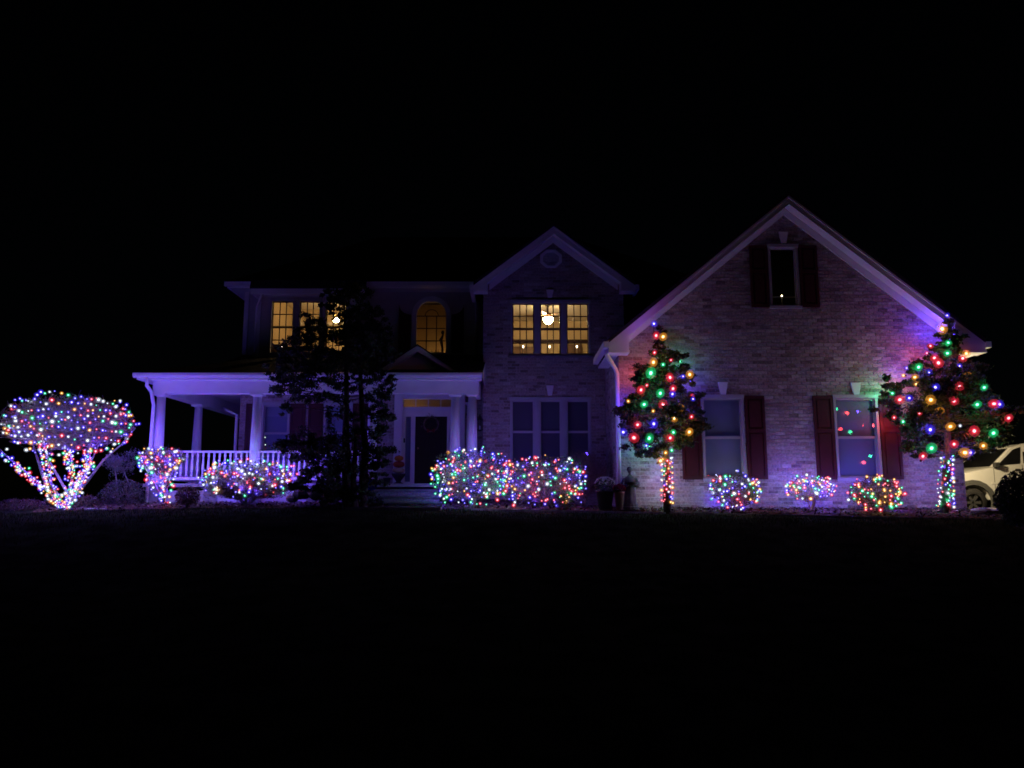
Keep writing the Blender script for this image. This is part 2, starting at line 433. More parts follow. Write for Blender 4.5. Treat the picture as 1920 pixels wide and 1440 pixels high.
def brick_rects(s0, s1, z0, top, holes, seed):
    rg = random.Random(seed); out = []; z = z0; row = 0
    while True:
        lo, hi = top(z + BH)
        lo, hi = max(lo, s0), min(hi, s1)
        if hi - lo < .05: break
        iv = [(lo, hi)]
        for h in holes:
            if h[2] < z + BH and h[3] > z:
                nv = []
                for a, c in iv:
                    if h[1] <= a or h[0] >= c: nv.append((a, c)); continue
                    if h[0] - a > .03: nv.append((a, h[0]))
                    if c - h[1] > .03: nv.append((h[1], c))
                iv = nv
        s = s0 - (BL + BJ) * (.5 if row % 2 else 0) - rg.random() * .01
        while s < s1:
            e = s + BL
            for a, c in iv:
                p, q = max(s, a), min(e, c)
                if q - p > .03: out.append((p, q, z + rg.uniform(-.001, .001), z + BH + rg.uniform(-.001, .001), rg))
            s += BL + BJ
        z += BH + BJ; row += 1
        if z > 12: break
    return out
def bmat(rg):
    r = rg.random()
    return 0 if r < .34 else 1 if r < .56 else 2 if r < .68 else 3 if r < .83 else 4 if r < .91 else 5
def brick_box(mb, p, q, z0, z1, mp, d, m):
    a = [mp(p, 0, z0), mp(q, 0, z0), mp(q, 0, z1), mp(p, 0, z1)]; e = .003
    f = [mp(p + e, d, z0 + e), mp(q - e, d, z0 + e), mp(q - e, d, z1 - e), mp(p + e, d, z1 - e)]
    i = len(mb.v); mb.v += [tuple(t) for t in a + f]
    for fc in ((4, 5, 6, 7), (0, 1, 5, 4), (1, 2, 6, 5), (2, 3, 7, 6), (3, 0, 4, 7)):
        mb.f.append(tuple(i + k for k in fc)); mb.m.append(m)
def lay_bricks(rects, mp, parent, singles=None):
    mb = MB()
    for (p, q, z0, z1, rg) in rects:
        m = bmat(rg); d = rg.uniform(.006, .013)
        if singles and (p, z0) in singles:
            o = MB(); brick_box(o, p, q, z0, z1, mp, d, 0); o.build('brick', M['brick'][m], parent)
        else: brick_box(mb, p, q, z0, z1, mp, d, m)
    if mb.f: mb.build('brickwork', M['brick'], parent, kind='stuff')

# --- garage gable wall
GAX = 6.27; GSL = (7.15 - 3.75) / 4.14        # roof slope
def groof(x): return 7.15 - GSL * abs(x - GAX)  # roof top surface height
RT = .16
def gtop(x): return groof(x) - RT * 1.3 - .02
WZ0, WZ1 = Z(899, YG), Z(743, YG)
W1 = (X(1316, 820, YG), X(1396.5, 820, YG), WZ0, WZ1)
W2 = (X(1565.5, 820, YG), X(1649, 820, YG), WZ0, WZ1)
WA = (X(1441, 520, YG), X(1497.5, 520, YG), Z(577, YG), Z(461, YG))
gw = wall_front('garage_wall', GX0, GX1, -.35, gtop, YG, [W1, W2, WA], M['mortar'], xc=(GAX,))
def gtopiv(z):
    k = (7.15 - RT * 1.3 - .02 - z) / GSL
    return (GAX - k, GAX + k)
rects = brick_rects(GX0, GX1, -.10, gtopiv, [W1, W2, WA], 3)
order = sorted([r for r in rects if r[1] - r[0] > .15], key=lambda r: (r[0] + r[1]) ** 2 / 4 * .15 + (r[2] - CAM_Z - .9) ** 2)[:295]
lay_bricks(rects, lambda s, d, z: (s, YG - d, z), gw, set((r[0], r[2]) for r in order))
# side walls of the garage
b = MB(); b.face([(GX0, YG, -.35), (GX0, YG, gtop(GX0)), (GX0, YM + .3, gtop(GX0)), (GX0, YM + .3, -.35)])
gs = b.build('garage_side_wall', M['mortar'], house)
lay_bricks(brick_rects(YG + .004, YM, -.1, lambda z: (0, 99) if z < gtop(GX0) - .2 else (1, 0), [], 5), lambda s, d, z: (GX0 - d, s, z), gs)
b = MB(); b.face([(GX1, YG, -.35), (GX1, 26, -.35), (GX1, 26, gtop(GX1)), (GX1, YG, gtop(GX1))])
gs2 = b.build('garage_side_wall', M['mortar'], house)
lay_bricks(brick_rects(YG + .004, 19.5, -.3, lambda z: (0, 99) if z < gtop(GX1) - .2 else (1, 0), [], 6), lambda s, d, z: (GX1 + d, s, z), gs2)
b = MB(); b.face([(GX0, 26, -.35), (GX0, 26, gtop(GX0)), (GAX, 26, gtop(GAX)), (GX1, 26, gtop(GX1)), (GX1, 26, -.35)]); b.build('garage_rear_wall', M['mortar'], house)
# roof of the garage: two sloping slabs, rakes, soffits, eave returns, gutters
EX0, EX1, YF = GAX - 4.14, GAX + 4.14, 16.6
def gable_roof(ax, az, ex, sl, y0, y1, name='roof', th=.09):
    rf = None
    for s in (-1, 1):
        e = ax + s * ex; ez = az - sl * ex
        b = MB(); poly = [(ax, az), (e, ez), (e, ez - th), (ax, az - th)]
        b.prism(poly, y0, y1); rf = b.build(name, M['roof'], house)
    return rf
gable_roof(GAX, 7.15, 4.14, GSL, YF - .03, 26.4, 'garage_roof')
def rakes(ax, az, ex, sl, yf, yw, fh=.20, th=.09):
    for s in (-1, 1):
        e = ax + s * ex; ez = az - sl * ex
        t0 = th + .004
        b = MB(); b.prism([(ax, az - t0), (e, ez - t0), (e, ez - t0 - fh), (ax, az - t0 - fh)], yf, yf + .03); rk = b.build('rake_board', M['white'], house)
        b = MB(); b.prism([(ax, az - t0 + .002), (e, ez - t0 + .002), (e, ez - t0 - .05), (ax, az - t0 - .05)], yf - .02, yf - .001); b.build('drip_trim', M['white'], rk)
        b = MB(); b.prism([(ax, az - t0 - fh * .55), (e, ez - t0 - fh * .55), (e, ez - t0 - fh * .55 - .02), (ax, az - t0 - fh * .55 - .02)], yf + .031, yw - .002); b.build('rake_soffit', M['soffit'], house)
        b = MB(); b.prism([(ax, az - t0 - fh * .7), (e - s * .4, ez - t0 - fh * .7 + sl * .4), (e - s * .4, ez - t0 - fh * .7 - .18 + sl * .4), (ax, az - t0 - fh * .7 - .18)], yw - .045, yw - .015); b.build('frieze_board', M['white'], house)
rakes(GAX, 7.15, 4.14, GSL, YF, YG)
for s, ex, gx in ((-1, EX0, GX0), (1, EX1, GX1)):
    zt = groof(ex) - .1
    inn = gx - s * .17
    b = MB(); b.prism([(ex, zt - .02), (inn, zt - .02 + GSL * abs(inn - ex) - .06), (inn, zt - .16), (ex, zt - .16)], YF - .012, YG - .05); er = b.build('eave_return', M['white'], house)
    b = MB(); b.box(min(ex, inn) - .012, max(ex, inn) + .012, YF - .03, YG - .048, zt - .215, zt - .163); b.build('return_trim', M['white'], er)
    yb = 18.75 if s < 0 else 26.4
    b = MB(); b.box(min(ex, gx), max(ex, gx), YG - .046, yb, zt - .20, zt - .165); b.build('eave_soffit', M['soffit'], house)
    g = ex + s * .06
    b = MB(); b.box(min(ex, g + s * .06), max(ex, g + s * .06), YF - .04, yb, zt - .10, zt + .03); b.build('gutter', M['gutter'], house)
zt = groof(EX0) - .1
b = MB(); b.tube([(EX0 - .02, YF + .25, zt - .08), (EX0 - .02, YF + .25, zt - .22), (EX0 + .06, YF + .27, zt - .34), (GX0 - .09, YG - .06, zt - .52), (GX0 - .055, YG - .055, zt - .62), (GX0 - .055, YG - .055, .1)], .05, 8)
b.build('downspout', M['white'], house, True)

def keystone(u0, u1, v0, v1, Y, parent=None):
    x0, x1, z1, z0 = X(u0, v0, Y), X(u1, v0, Y), Z(v0, Y), Z(v1, Y); i = (x1 - x0) * .24
    b = MB(); b.prism([(x0, z1), (x0 + i, z0), (x1 - i, z0), (x1, z1)], Y - .05, Y - .001); b.build('keystone', M['white'], parent or house)
def window(r, Y, blind='blind', cols=0, rows=0, glass='glass', sill=True, fw=.055, head=0.0, meet=True):
    x0, x1, z0, z1 = r; b = MB()
    b.box(x0, x0 + fw, Y - .03, Y + .10, z0, z1); b.box(x1 - fw, x1, Y - .03, Y + .10, z0, z1)
    b.box(x0 + fw, x1 - fw, Y - .03, Y + .10, z1 - fw, z1); b.box(x0 + fw, x1 - fw, Y - .03, Y + .10, z0, z0 + fw)
    w = b.build('window', M['trim'], house)
    if head:
        b = MB(); b.box(x0 - .01, x1 + .01, Y - .055, Y - .032, z1 - fw * .8, z1 + head); b.build('head_trim', M['trim'], w)
    if sill:
        b = MB(); b.box(x0 - .02, x1 + .02, Y - .07, Y - .032, z0 - .03, z0 + .03); b.build('sill', M['trim'], w)
    a0, a1, c0, c1 = x0 + fw, x1 - fw, z0 + fw, z1 - fw; mid = (c0 + c1) / 2; sw = .028
    for (s0, s1, yo) in (((mid, c1, .03), (c0, mid, .055)) if meet else ((c0, c1, .03),)):
        b = MB(); y0, y1 = Y + yo, Y + yo + .022
        b.box(a0, a0 + sw, y0, y1, s0, s1); b.box(a1 - sw, a1, y0, y1, s0, s1)
        b.box(a0 + sw, a1 - sw, y0, y1, s1 - sw, s1); b.box(a0 + sw, a1 - sw, y0, y1, s0, s0 + sw)
        b.build('sash', M['trim'] if not cols else M['muntin'], w)
        p0, p1, q0, q1 = a0 + sw, a1 - sw, s0 + sw, s1 - sw
        nc, nr = max(1, cols), max(1, rows)
        for i in range(nc):
            for j in range(nr):
                b = MB(); b.box(p0 + (p1 - p0) * i / nc + .001, p0 + (p1 - p0) * (i + 1) / nc - .001, y0 + .009, y0 + .013, q0 + (q1 - q0) * j / nr + .001, q0 + (q1 - q0) * (j + 1) / nr - .001)
                b.build('pane', M[glass], w)
        for i in range(1, nc):
            xx = p0 + (p1 - p0) * i / nc; b = MB(); b.box(xx - .013, xx + .013, y0 + .003, y0 + .019, q0, q1); b.build('muntin', M['muntin'], w)
        for j in range(1, nr):
            zz = q0 + (q1 - q0) * j / nr; b = MB(); b.box(p0, p1, y0 + .0025, y0 + .0195, zz - .013, zz + .013); b.build('muntin', M['muntin'], w)
    if blind:
        b = MB(); z = c0 + .01; yb = Y + .115
        while z < c1 - .02:
            b.face([(a0, yb + .012, z), (a1, yb + .012, z), (a1, yb - .008, z + .045), (a0, yb - .008, z + .045)]); z += .038
        b.build('blind', M[blind], w, kind='stuff')
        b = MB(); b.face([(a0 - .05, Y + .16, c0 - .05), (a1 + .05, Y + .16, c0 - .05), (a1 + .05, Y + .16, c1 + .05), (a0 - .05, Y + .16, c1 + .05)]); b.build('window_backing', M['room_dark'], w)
    return w
def shutter(x0, x1, z0, z1, Y, arch=0):
    st = .055; b = MB(); y0, y1 = Y - .045, Y - .012; m = z0 + (z1 - z0) * .58
    b.box(x0, x0 + st, y0, y1, z0, z1); b.box(x1 - st, x1, y0, y1, z0, z1)
    for a, c in ((z0, z0 + .08), (m - .04, m + .04), (z1 - .07, z1)): b.box(x0 + st, x1 - st, y0, y1, a, c)
    s = b.build('shutter', M['shutter'], house)
    for a, c in ((z0 + .08, m - .04), (m + .04, z1 - .07)):
        b = MB(); b.box(x0 + st, x1 - st, y0 + .02, y1 - .002, a, c)
        b.box(x0 + st + .035, x1 - st - .035, y0 + .008, y0 + .019, a + .035, c - .035); b.build('shutter_panel', M['shutter'], s)
    return s
window(W1, YG, head=.03); window(W2, YG, head=.03)
shutter(X(1398.5, 820, YG), X(1435.5, 820, YG), WZ0, WZ1 + .005, YG)
shutter(W1[0] - .455, W1[0] - .02, WZ0, WZ1 + .005, YG)
shutter(X(1527, 820, YG), X(1564, 820, YG), WZ0, WZ1 + .005, YG)
shutter(W2[1] + .02, W2[1] + .455, WZ0, WZ1 + .005, YG)
keystone(1345.5, 1363.5, 717, 741, YG); keystone(1593.5, 1612.5, 718, 742, YG)
window(WA, YG, blind=False, head=.03, glass='glass_room', meet=False)
shutter(X(1406, 520, YG), X(1439.5, 520, YG), WA[2], WA[3], YG); shutter(X(1499.5, 520, YG), X(1533, 520, YG), WA[2], WA[3], YG)
keystone(1459, 1476, 436, 457, YG)
b = MB(); b.box(WA[0] - .5, WA[1] + .5, YG + 1.6, YG + 1.65, WA[2] - .4, WA[3] + .3); b.build('attic_wall', M['room_dark'], house)
b = MB(); b.box(WA[0] - .5, WA[1] + .5, YG + .125, YG + 1.59, WA[2] - .08, WA[2] - .02); b.build('attic_floor', M['room_dark'], house)
b = MB(); b.box(WA[0] + .06, WA[1] - .06, YG + .13, YG + .17, WA[2] + .275, WA[2] + .30); b.build('curtain_rod', M['room_ceil'], house)

# --- middle gable (brick, two storeys)
MX0, MX1 = X(906, 620, YM), X(1169, 560, YM)
MAX = X(1037, 425, YM - .4) + .02; MAZ = Z(418, YM - .4)
MEX = X(1191, 532, YM - .4) - MAX; MSL = (MAZ - Z(529, YM - .4)) / MEX
def mtop(x): return MAZ - MSL * abs(x - MAX) - .22
UX = [(960, 1001), (1011, 1052), (1062, 1103.5)]
uz0, uz1 = Z(667, YM), Z(566, YM)
mz0, mz1 = Z(872, YM), Z(748, YM)
HU = (X(957.5, 615, YM), X(1106.5, 615, YM), uz0, uz1); HL = (X(956.5, 800, YM), X(1108, 800, YM), mz0, mz1)
mw = wall_front('middle_gable_wall', MX0, MX1, -.1, mtop, YM, [HU, HL], M['mortar'], xc=(MAX,))
def mtopiv(z):
    k = (MAZ - .22 - z) / MSL
    return (MAX - k, MAX + k)
lay_bricks(brick_rects(MX0, MX1, .05, mtopiv, [HU, HL], 11), lambda s, d, z: (s, YM - d, z), mw)
for sx in (MX0, MX1):
    b = MB(); b.face([(sx, YM, -.1), (sx, YM, mtop(sx)), (sx, 24, mtop(sx)), (sx, 24, -.1)]); b.build('gable_side_wall', M['mortar'], house)
gable_roof(MAX, MAZ, MEX, MSL, YM - .43, 25, 'middle_roof')
rakes(MAX, MAZ, MEX, MSL, YM - .4, YM)
for s in (-1, 1):
    e = MAX + s * MEX; zt = MAZ - MSL * MEX - .1; wx = MX1 if s > 0 else MX0
    b = MB(); b.prism([(e, zt - .02), (wx - s * .12, zt - .07 + MSL * abs(e - wx + s * .12)), (wx - s * .12, zt - .13), (e, zt - .13)], YM - .412, YM - .05); b.build('eave_return', M['white'], house)
    b = MB(); b.box(min(e, e + s * .1), max(e, e + s * .1), YM - .44, YM + (3 if s > 0 else .9), zt - .1, zt + .03); b.build('gutter', M['gutter'], house)
keystone(1024, 1038, 544, 559, YM); keystone(1024, 1038, 723, 742, YM)
def triple(H, Y, lit):
    x0, x1, z0, z1 = H; w = .06
    b = MB(); b.box(x0 - .02, x1 + .02, Y - .05, Y - .031, z1 - .035, z1 + .045)
    b.build('head_board', M['trim'], house)
    n = 3; u = (x1 - x0) / n
    for i in range(n):
        a = x0 + u * i; c = a + u
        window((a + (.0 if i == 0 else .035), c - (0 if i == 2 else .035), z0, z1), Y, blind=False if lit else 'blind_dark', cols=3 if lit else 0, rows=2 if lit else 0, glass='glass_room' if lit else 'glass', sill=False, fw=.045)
        if i: b = MB(); b.box(a - .033, a + .033, Y - .045, Y + .1, z0, z1 - .036); b.build('mullion', M['trim'], house)
    b = MB(); b.box(x0 - .03, x1 + .03, Y - .075, Y - .002, z0 - .05, z0 - .002); b.build('window_ledge', M['concrete'], house)
triple(HU, YM, True); triple(HL, YM, False)
# octagonal louvre vent
vc = P(1033, 486, YM); b = MB(); ro, ri = X(1055, 486, YM) - vc.x, (X(1055, 486, YM) - vc.x) * .74
for k in range(8):
    a0, a1 = math.pi / 8 + k * math.pi / 4, math.pi / 8 + (k + 1) * math.pi / 4
    p = [(vc.x + r * math.cos(a), vc.z + .85 * r * math.sin(a)) for r, a in ((ro, a0), (ro, a1), (ri, a1), (ri, a0))]
    b.prism(p, YM - .05, YM - .013)
vent = b.build('gable_vent', M['white'], house)
for k in range(9):
    z = vc.z - ri * .78 + k * ri * .185; hw = ri * math.sqrt(max(.05, 1 - ((z - vc.z) / (ri * .98)) ** 2)) * .95
    b = MB(); b.prismx([(YM - .04, z), (YM - .036, z - .004), (YM - .016, z + .028), (YM - .02, z + .032)], vc.x - hw, vc.x + hw); b.build('louvre', M['white'], vent)

# --- upper main wall, bay and arched window
LX0 = X(459, 600, YW); LX1 = MX0
EZ = Z(530, 20.55) + .0
sz0, sz1 = 3.7, EZ - .12
AX = (X(781, 600, YW) + X(837, 600, YW)) / 2; AW = (X(837, 600, YW) - X(781, 600, YW)) / 2
az0, azs = Z(662, YW), Z(592, YW); azt = azs + AW * .95
def siding(name, x0, x1, z0, z1, Y, parent, holes=()):
    b = MB(); z = z0; h = .115
    while z < z1 - .01:
        t = min(z + h, z1); cuts = [(x0, x1)]
        for hh in holes:
            if hh[2] < t and hh[3] > z:
                nv = []
                for a, c in cuts:
                    if hh[1] <= a or hh[0] >= c: nv.append((a, c)); continue
                    if hh[0] > a: nv.append((a, hh[0]))
                    if hh[1] < c: nv.append((hh[1], c))
                cuts = nv
        for a, c in cuts:
            b.face([(a, Y - .016, z), (c, Y - .016, z), (c, Y - .003, t), (a, Y - .003, t)])
            b.face([(a, Y - .003, z), (c, Y - .003, z), (c, Y - .016, z), (a, Y - .016, z)])
        z = t
    return b.build(name, M['siding'], parent, kind='stuff')
AH = (AX - AW, AX + AW, az0, azt)
BY = 20.6; BX0, BX1 = X(489, 600, BY), X(666, 600, BY); BHO = (BX0 + .02, BX1 - .02, 3.72, EZ - .3)
w_ = wall_front('upper_wall', LX0, LX1, sz0, lambda x: sz1 + .1, YW, [AH, BHO], M['siding'])
siding('siding', LX0, LX1, sz0, sz1, YW, w_, [BHO, (AX - AW - .1, AX + AW + .1, az0, azt + .1)])
# arch surround
def arch_ring(r0, r1, y0, y1, name, m, parent, n=14, base=None):
    b = MB()
    for k in range(n):
        a0, a1 = math.pi * k / n, math.pi * (k + 1) / n
        b.prism([(AX + r * math.cos(a), azs + r * math.sin(a)) for r, a in ((r0, a0), (r1, a0), (r1, a1), (r0, a1))], y0, y1)
    if base is not None:
        for s in (-1, 1): b.box(min(AX + s * r0, AX + s * r1), max(AX + s * r0, AX + s * r1), y0, y1, base, azs - .0005)
    return b.build(name, m, parent)
aw = arch_ring(AW - .005, AW + .13, YW - .06, YW - .017, 'arched_window', M['white'], house, base=az0)
b = MB()   # spandrels closing the square opening above the arch
n = 10
for s in (-1, 1):
    for k in range(n):
        a0, a1 = math.pi / 2 * k / n, math.pi / 2 * (k + 1) / n
        p0 = (AX + s * AW * math.cos(a0), azs + AW * math.sin(a0)); p1 = (AX + s * AW * math.cos(a1), azs + AW * math.sin(a1))
        b.face([(p0[0], YW + .02, p0[1]), (p1[0], YW + .02, p1[1]), (AX + s * (AW + .05), YW + .02, azs + AW + .08)])
b.build('spandrel', M['white'], aw)
for i in range(3):
    for j in range(4):
        zt_ = az0 + (azs - az0) * (j + 1) / 3; zb_ = az0 + (azs - az0) * j / 3
        xa, xb = AX - AW + 2 * AW * i / 3 + .002, AX - AW + 2 * AW * (i + 1) / 3 - .002
        b = MB()
        if j < 3: b.box(xa, xb, YW + .05, YW + .054, zb_ + .002, zt_ - .002)
        else:
            xs_ = frange(xa, xb, 7); b.prism([(xa, azs + .002)] + [(q, azs + .004 + math.sqrt(max(0, AW * AW - (q - AX) ** 2)) * .97) for q in xs_] + [(xb, azs + .002)][0:1], YW + .05, YW + .054)
        b.build('pane', M['glass_room'], aw)
for i in (1, 2):
    xx = AX - AW + 2 * AW * i / 3; b = MB(); b.box(xx - .014, xx + .014, YW + .04, YW + .06, az0, azs); b.build('muntin', M['muntin'], aw)
for j in (1, 2, 3):
    zz = az0 + (azs - az0) * j / 3; b = MB(); b.box(AX - AW, AX + AW, YW + .0395, YW + .0605, zz - .014, zz + .014); b.build('muntin', M['muntin'], aw)
arch_ring(AW * .42, AW * .47, YW + .04, YW + .06, 'muntin', M['muntin'], aw)
for s in (-1, 1):   # shutters with quarter-round tops
    x_in = AX + s * (AW + .15); x_out = AX + s * (AW + .49); zt0 = azs + .02
    poly = [(x_in, az0), (x_in, zt0)] + [(x_in + (x_out - x_in) * math.sin(t), zt0 + .30 * (1 - math.cos(t))) for t in frange(.15, math.pi / 2, 6)] + [(x_out, az0)]
    b = MB(); b.prism(poly if s < 0 else poly[::-1], YW - .05, YW - .018); sh = b.build('shutter', M['shutter'], house)
    for a, c in ((az0 + .08, az0 + .5), (az0 + .58, zt0 - .03)):
        b = MB(); b.box(min(x_in, x_out) + .05, max(x_in, x_out) - .05, YW - .058, YW - .051, a, c); b.build('shutter_panel', M['shutter'], sh)
b = MB(); b.box(AX - AW - .14, AX + AW + .14, YW - .09, YW - .018, az0 - .05, az0 - .001); b.build('window_ledge', M['white'], house)

BY = 20.6
BX0, BX1 = X(489, 600, BY), X(666, 600, BY)
BZT = Z(541, 20.3)
bz0, bz1 = Z(664, BY), Z(562, BY)
BU = [(506, 552), (558, 602), (607.5, 652)]
holes = [(X(a, 612, BY), X(c, 612, BY), bz0, bz1) for a, c in BU]
bw = wall_front('bay_wall', BX0, BX1, 3.9, lambda x: BZT - .05, BY, holes, M['siding'])
siding('siding', BX0, BX1, 3.9, BZT - .2, BY, bw, [(h[0] - .04, h[1] + .04, h[2], h[3] + .05) for h in holes])
for h in holes: window(h, BY, blind=False, cols=3, rows=2, glass='glass_room', sill=False, fw=.045, head=.03)
for sx in (BX0, BX1):
    b = MB(); b.face([(sx, BY, 3.9), (sx, BY, BZT - .05), (sx, YW, BZT - .05), (sx, YW, 3.9)]); b.build('bay_side_wall', M['siding'], house)
ex0, ex1 = X(470, 541, 20.3), X(684, 541, 20.3)
b = MB(); b.box(ex0, ex1, 20.3, 20.33, BZT - .16, BZT); b.build('bay_fascia', M['white'], house)
b = MB(); b.box(ex0 + .01, ex1 - .01, 20.332, 21.0, BZT - .14, BZT - .12); b.build('bay_soffit', M['soffit'], house)
b = MB(); b.prismx([(20.28, BZT + .003), (20.28, BZT + .04), (20.37, EZ + .03), (21.2, EZ + .05), (21.2, BZT + .003)], ex0 - .02, ex1 + .02); b.build('bay_roof', M['roof'], house)
b = MB(); b.box(BX0 - .09, BX0 - .002, BY - .03, BY + .06, 3.9, BZT - .17); b.build('corner_board', M['white'], house)
b = MB(); b.box(LX0 - .02, LX0 + .10, YW - .04, YW + .05, 3.9, sz1); b.build('corner_board', M['white'], house)
b = MB(); b.tube([(X(493, 545, 20.4), 20.4, BZT - .1), (X(487, 552, 20.5), 20.5, BZT - .3), (BX0 - .13, 20.62, BZT - .45), (BX0 - .13, 20.62, 4.0)], .035, 6); b.build('downspout', M['white'], house, True)
b = MB(); b.tube([(X(889, 540, 20.5), 20.5, sz1 - .05), (X(891, 552, 20.9), 20.9, sz1 - .3), (X(893, 560, 20.93), 20.93, sz1 - .4), (X(893, 560, 20.93), 20.93, 4.2)], .035, 6); b.build('downspout', M['white'], house, True)
# main hip roof, eave fascia, gutter and soffit
MRX0, MRX1 = X(425, 530, 20.5), 5.4
b = MB(); b.box(MRX0 + .02, LX1 - .02, 20.5, 20.53, EZ - .16, EZ - .02); b.box(MRX0 + .02, MRX0 + .05, 20.531, 27.4, EZ - .16, EZ - .02); b.build('eave_fascia', M['white'], house)
b = MB(); b.box(MRX0 - .03, LX1 + .05, 20.40, 20.498, EZ - .13, EZ - .01); b.build('gutter', M['gutter'], house)
b = MB(); b.box(MRX0 + .052, LX1 - .02, 20.532, YW + .02, EZ - .15, EZ - .13); b.box(MRX0 + .052, LX0 + .02, YW + .021, 27.4, EZ - .15, EZ - .13); b.build('eave_soffit', M['soffit'], house)
y0r, y1r, rz = 20.42, 27.5, 2.5
A_, B_, C_, D_ = (MRX0, y0r, EZ), (MRX1, y0r, EZ), (MRX1, y1r, EZ), (MRX0, y1r, EZ); ym = (y0r + y1r) / 2
E_, G_ = (MRX0 + 3.5, ym, EZ + rz), (MRX1 - 3.5, ym, EZ + rz)
b = MB()
for f in ([A_, B_, G_, E_], [B_, C_, G_], [C_, D_, E_, G_], [D_, A_, E_], [A_, D_, C_, B_]): b.face(f)
b.build('main_roof', M['roof'], house)
b = MB(); b.face([(LX0, YW, .1), (LX0, YW, sz1), (LX0, 27, sz1), (LX0, 27, .1)]); b.face([(LX0, 27, .1), (LX0, 27, sz1), (5, 27, sz1), (5, 27, .1)]); b.face([(5, 27, .1), (5, 27, sz1), (5, YW, sz1), (5, YW, .1)]); b.build('side_wall', M['siding'], house)

# --- rooms behind the lit windows
def room(x0, x1, y0, y1, z0, z1, wallm='room_wall'):
    b = MB(); b.face([(x0, y1, z0), (x1, y1, z0), (x1, y1, z1), (x0, y1, z1)])
    b.face([(x0, y0, z0), (x0, y1, z0), (x0, y1, z1), (x0, y0, z1)]); b.face([(x1, y1, z0), (x1, y0, z0), (x1, y0, z1), (x1, y1, z1)])
    b.build('room_wall', M[wallm], house)
    b = MB(); b.box(x0, x1, y0, y1, z1 + .002, z1 + .03); b.build('room_ceiling', M['room_ceil'], house)
    b = MB(); b.box(x0, x1, y0, y1, z0 - .03, z0 - .002); b.build('room_floor', M['wood_mid'], house)
RX0, RX1 = MX0 + .12, MX1 - .12
room(RX0, RX1, YM + .13, 23.6, uz0 - .75, uz1 + .42)
b = MB(); zz = Z(640, 23.5); b.box(RX0 + .004, RX1 - .004, 23.50, 23.596, zz - .05, zz + .06); b.build('picture_rail', M['wood_dark'], house)
b = MB(); b.box(RX0 + .004, RX1 - .004, 23.55, 23.597, zz + .8, zz + .9); b.build('crown_moulding', M['room_ceil'], house)
dl, dr = X(1062, 655, 23.5), X(1092, 655, 23.5)
b = MB(); b.box(dl, dr, 23.53, 23.595, uz0 - .74, zz - .08); b.build('room_door', M['wood_mid'], house)
b = MB(); b.box(RX0 + .1, X(1003, 655, 23.4), 23.3, 23.59, uz0 + .0, Z(651, 23.4)); b.build('headboard', M['wood_mid'], house)
# ceiling fan with lit globe
fc = P(1028, 596, 21.3); zc = uz1 + .42
b = MB(); b.lathe([(.14, .0), (.13, -.05), (.06, -.10), (.015, -.12), (.015, -.30), (.10, -.32), (.12, -.40), (.08, -.44)], (fc.x, fc.y, zc), 14)
fan = b.build('ceiling_fan', M['wood_mid'], house, True)
for k in range(5):
    a = .5 + k * 2 * math.pi / 5; d = Vector((math.cos(a), math.sin(a), 0)); n = Vector((-math.sin(a), math.cos(a), .15)) * .065
    o = Vector((fc.x, fc.y, zc - .37)); b = MB(); t = Vector((0, 0, .008))
    q = [o + d * .12 - n * .6, o + d * .62 - n, o + d * .62 + n, o + d * .12 + n * .6]
    i = [tuple(v - t) for v in q] + [tuple(v + t) for v in q]; b.v = i
    b.f = [(0, 3, 2, 1), (4, 5, 6, 7), (0, 1, 5, 4), (1, 2, 6, 5), (2, 3, 7, 6), (3, 0, 4, 7)]; b.m = [0] * 6; b.build('fan_blade', M['wood_mid'], fan)
b = MB(); b.lathe([(.02, -.63), (.06, -.61), (.10, -.57), (.135, -.51), (.15, -.46), (.12, -.45)], (fc.x, fc.y, zc), 14); b.build('fan_globe', emit('fan_globe_glow', (1, .74, .40), 150), fan, True)
for xa, xb, za, zb in ((RX0 + .45, RX0 + .95, uz0 + .62, uz0 + .95), (RX1 - .95, RX1 - .6, uz0 + .7, uz0 + 1.0)):
    b = MB(); b.box(xa, xb, 23.57, 23.596, za, zb); pf = b.build('wall_picture', M['wood_dark'], house)
    b = MB(); b.box(xa + .04, xb - .04, 23.565, 23.569, za + .04, zb - .04); b.build('picture_mat', M['siding'], pf)
# bay room
room(BX0 + .06, X(700, 600, 23.4), BY + .13, 23.4, bz0 - .6, bz1 + .42)
lc = P(630, 600, 22); zc2 = bz1 + .42
b = MB(); b.lathe([(.09, 0), (.08, -.04), (.012, -.06), (.012, lc.z - zc2 + .18), (.10, lc.z - zc2 + .16), (.12, lc.z - zc2 + .13), (.03, lc.z - zc2 + .12)], (lc.x, lc.y, zc2), 12); pl = b.build('pendant_lamp', M['brass'], house, True)
b = MB(); b.ball((lc.x, lc.y, lc.z), .105, .105, .065, 14, 8); b.build('lamp_shade', emit('pendant_glow', (1, .70, .34), 130), pl, True)
b = MB(); b.box(BX0 + .07, X(695, 600, 23.3), 23.32, 23.395, Z(606, 23.3) - .05, Z(606, 23.3) + .03); b.build('wall_rail', M['room_ceil'], house)
b = MB(); q = P(520, 648, 21.6)    # dark armchair just inside the bay
b.box(q.x - .28, q.x + .28, 21.5, 21.62, bz0 - .3, q.z + .02); b.box(q.x - .34, q.x - .26, 21.3, 21.6, bz0 - .3, q.z + .06); b.box(q.x + .22, q.x + .34, 21.35, 21.6, bz0 - .3, q.z - .1)
b.build('armchair', M['wood_dark'], None); tag(bpy.data.objects['armchair'], 'dark armchair seen inside the lit upper bay window', 'chair')
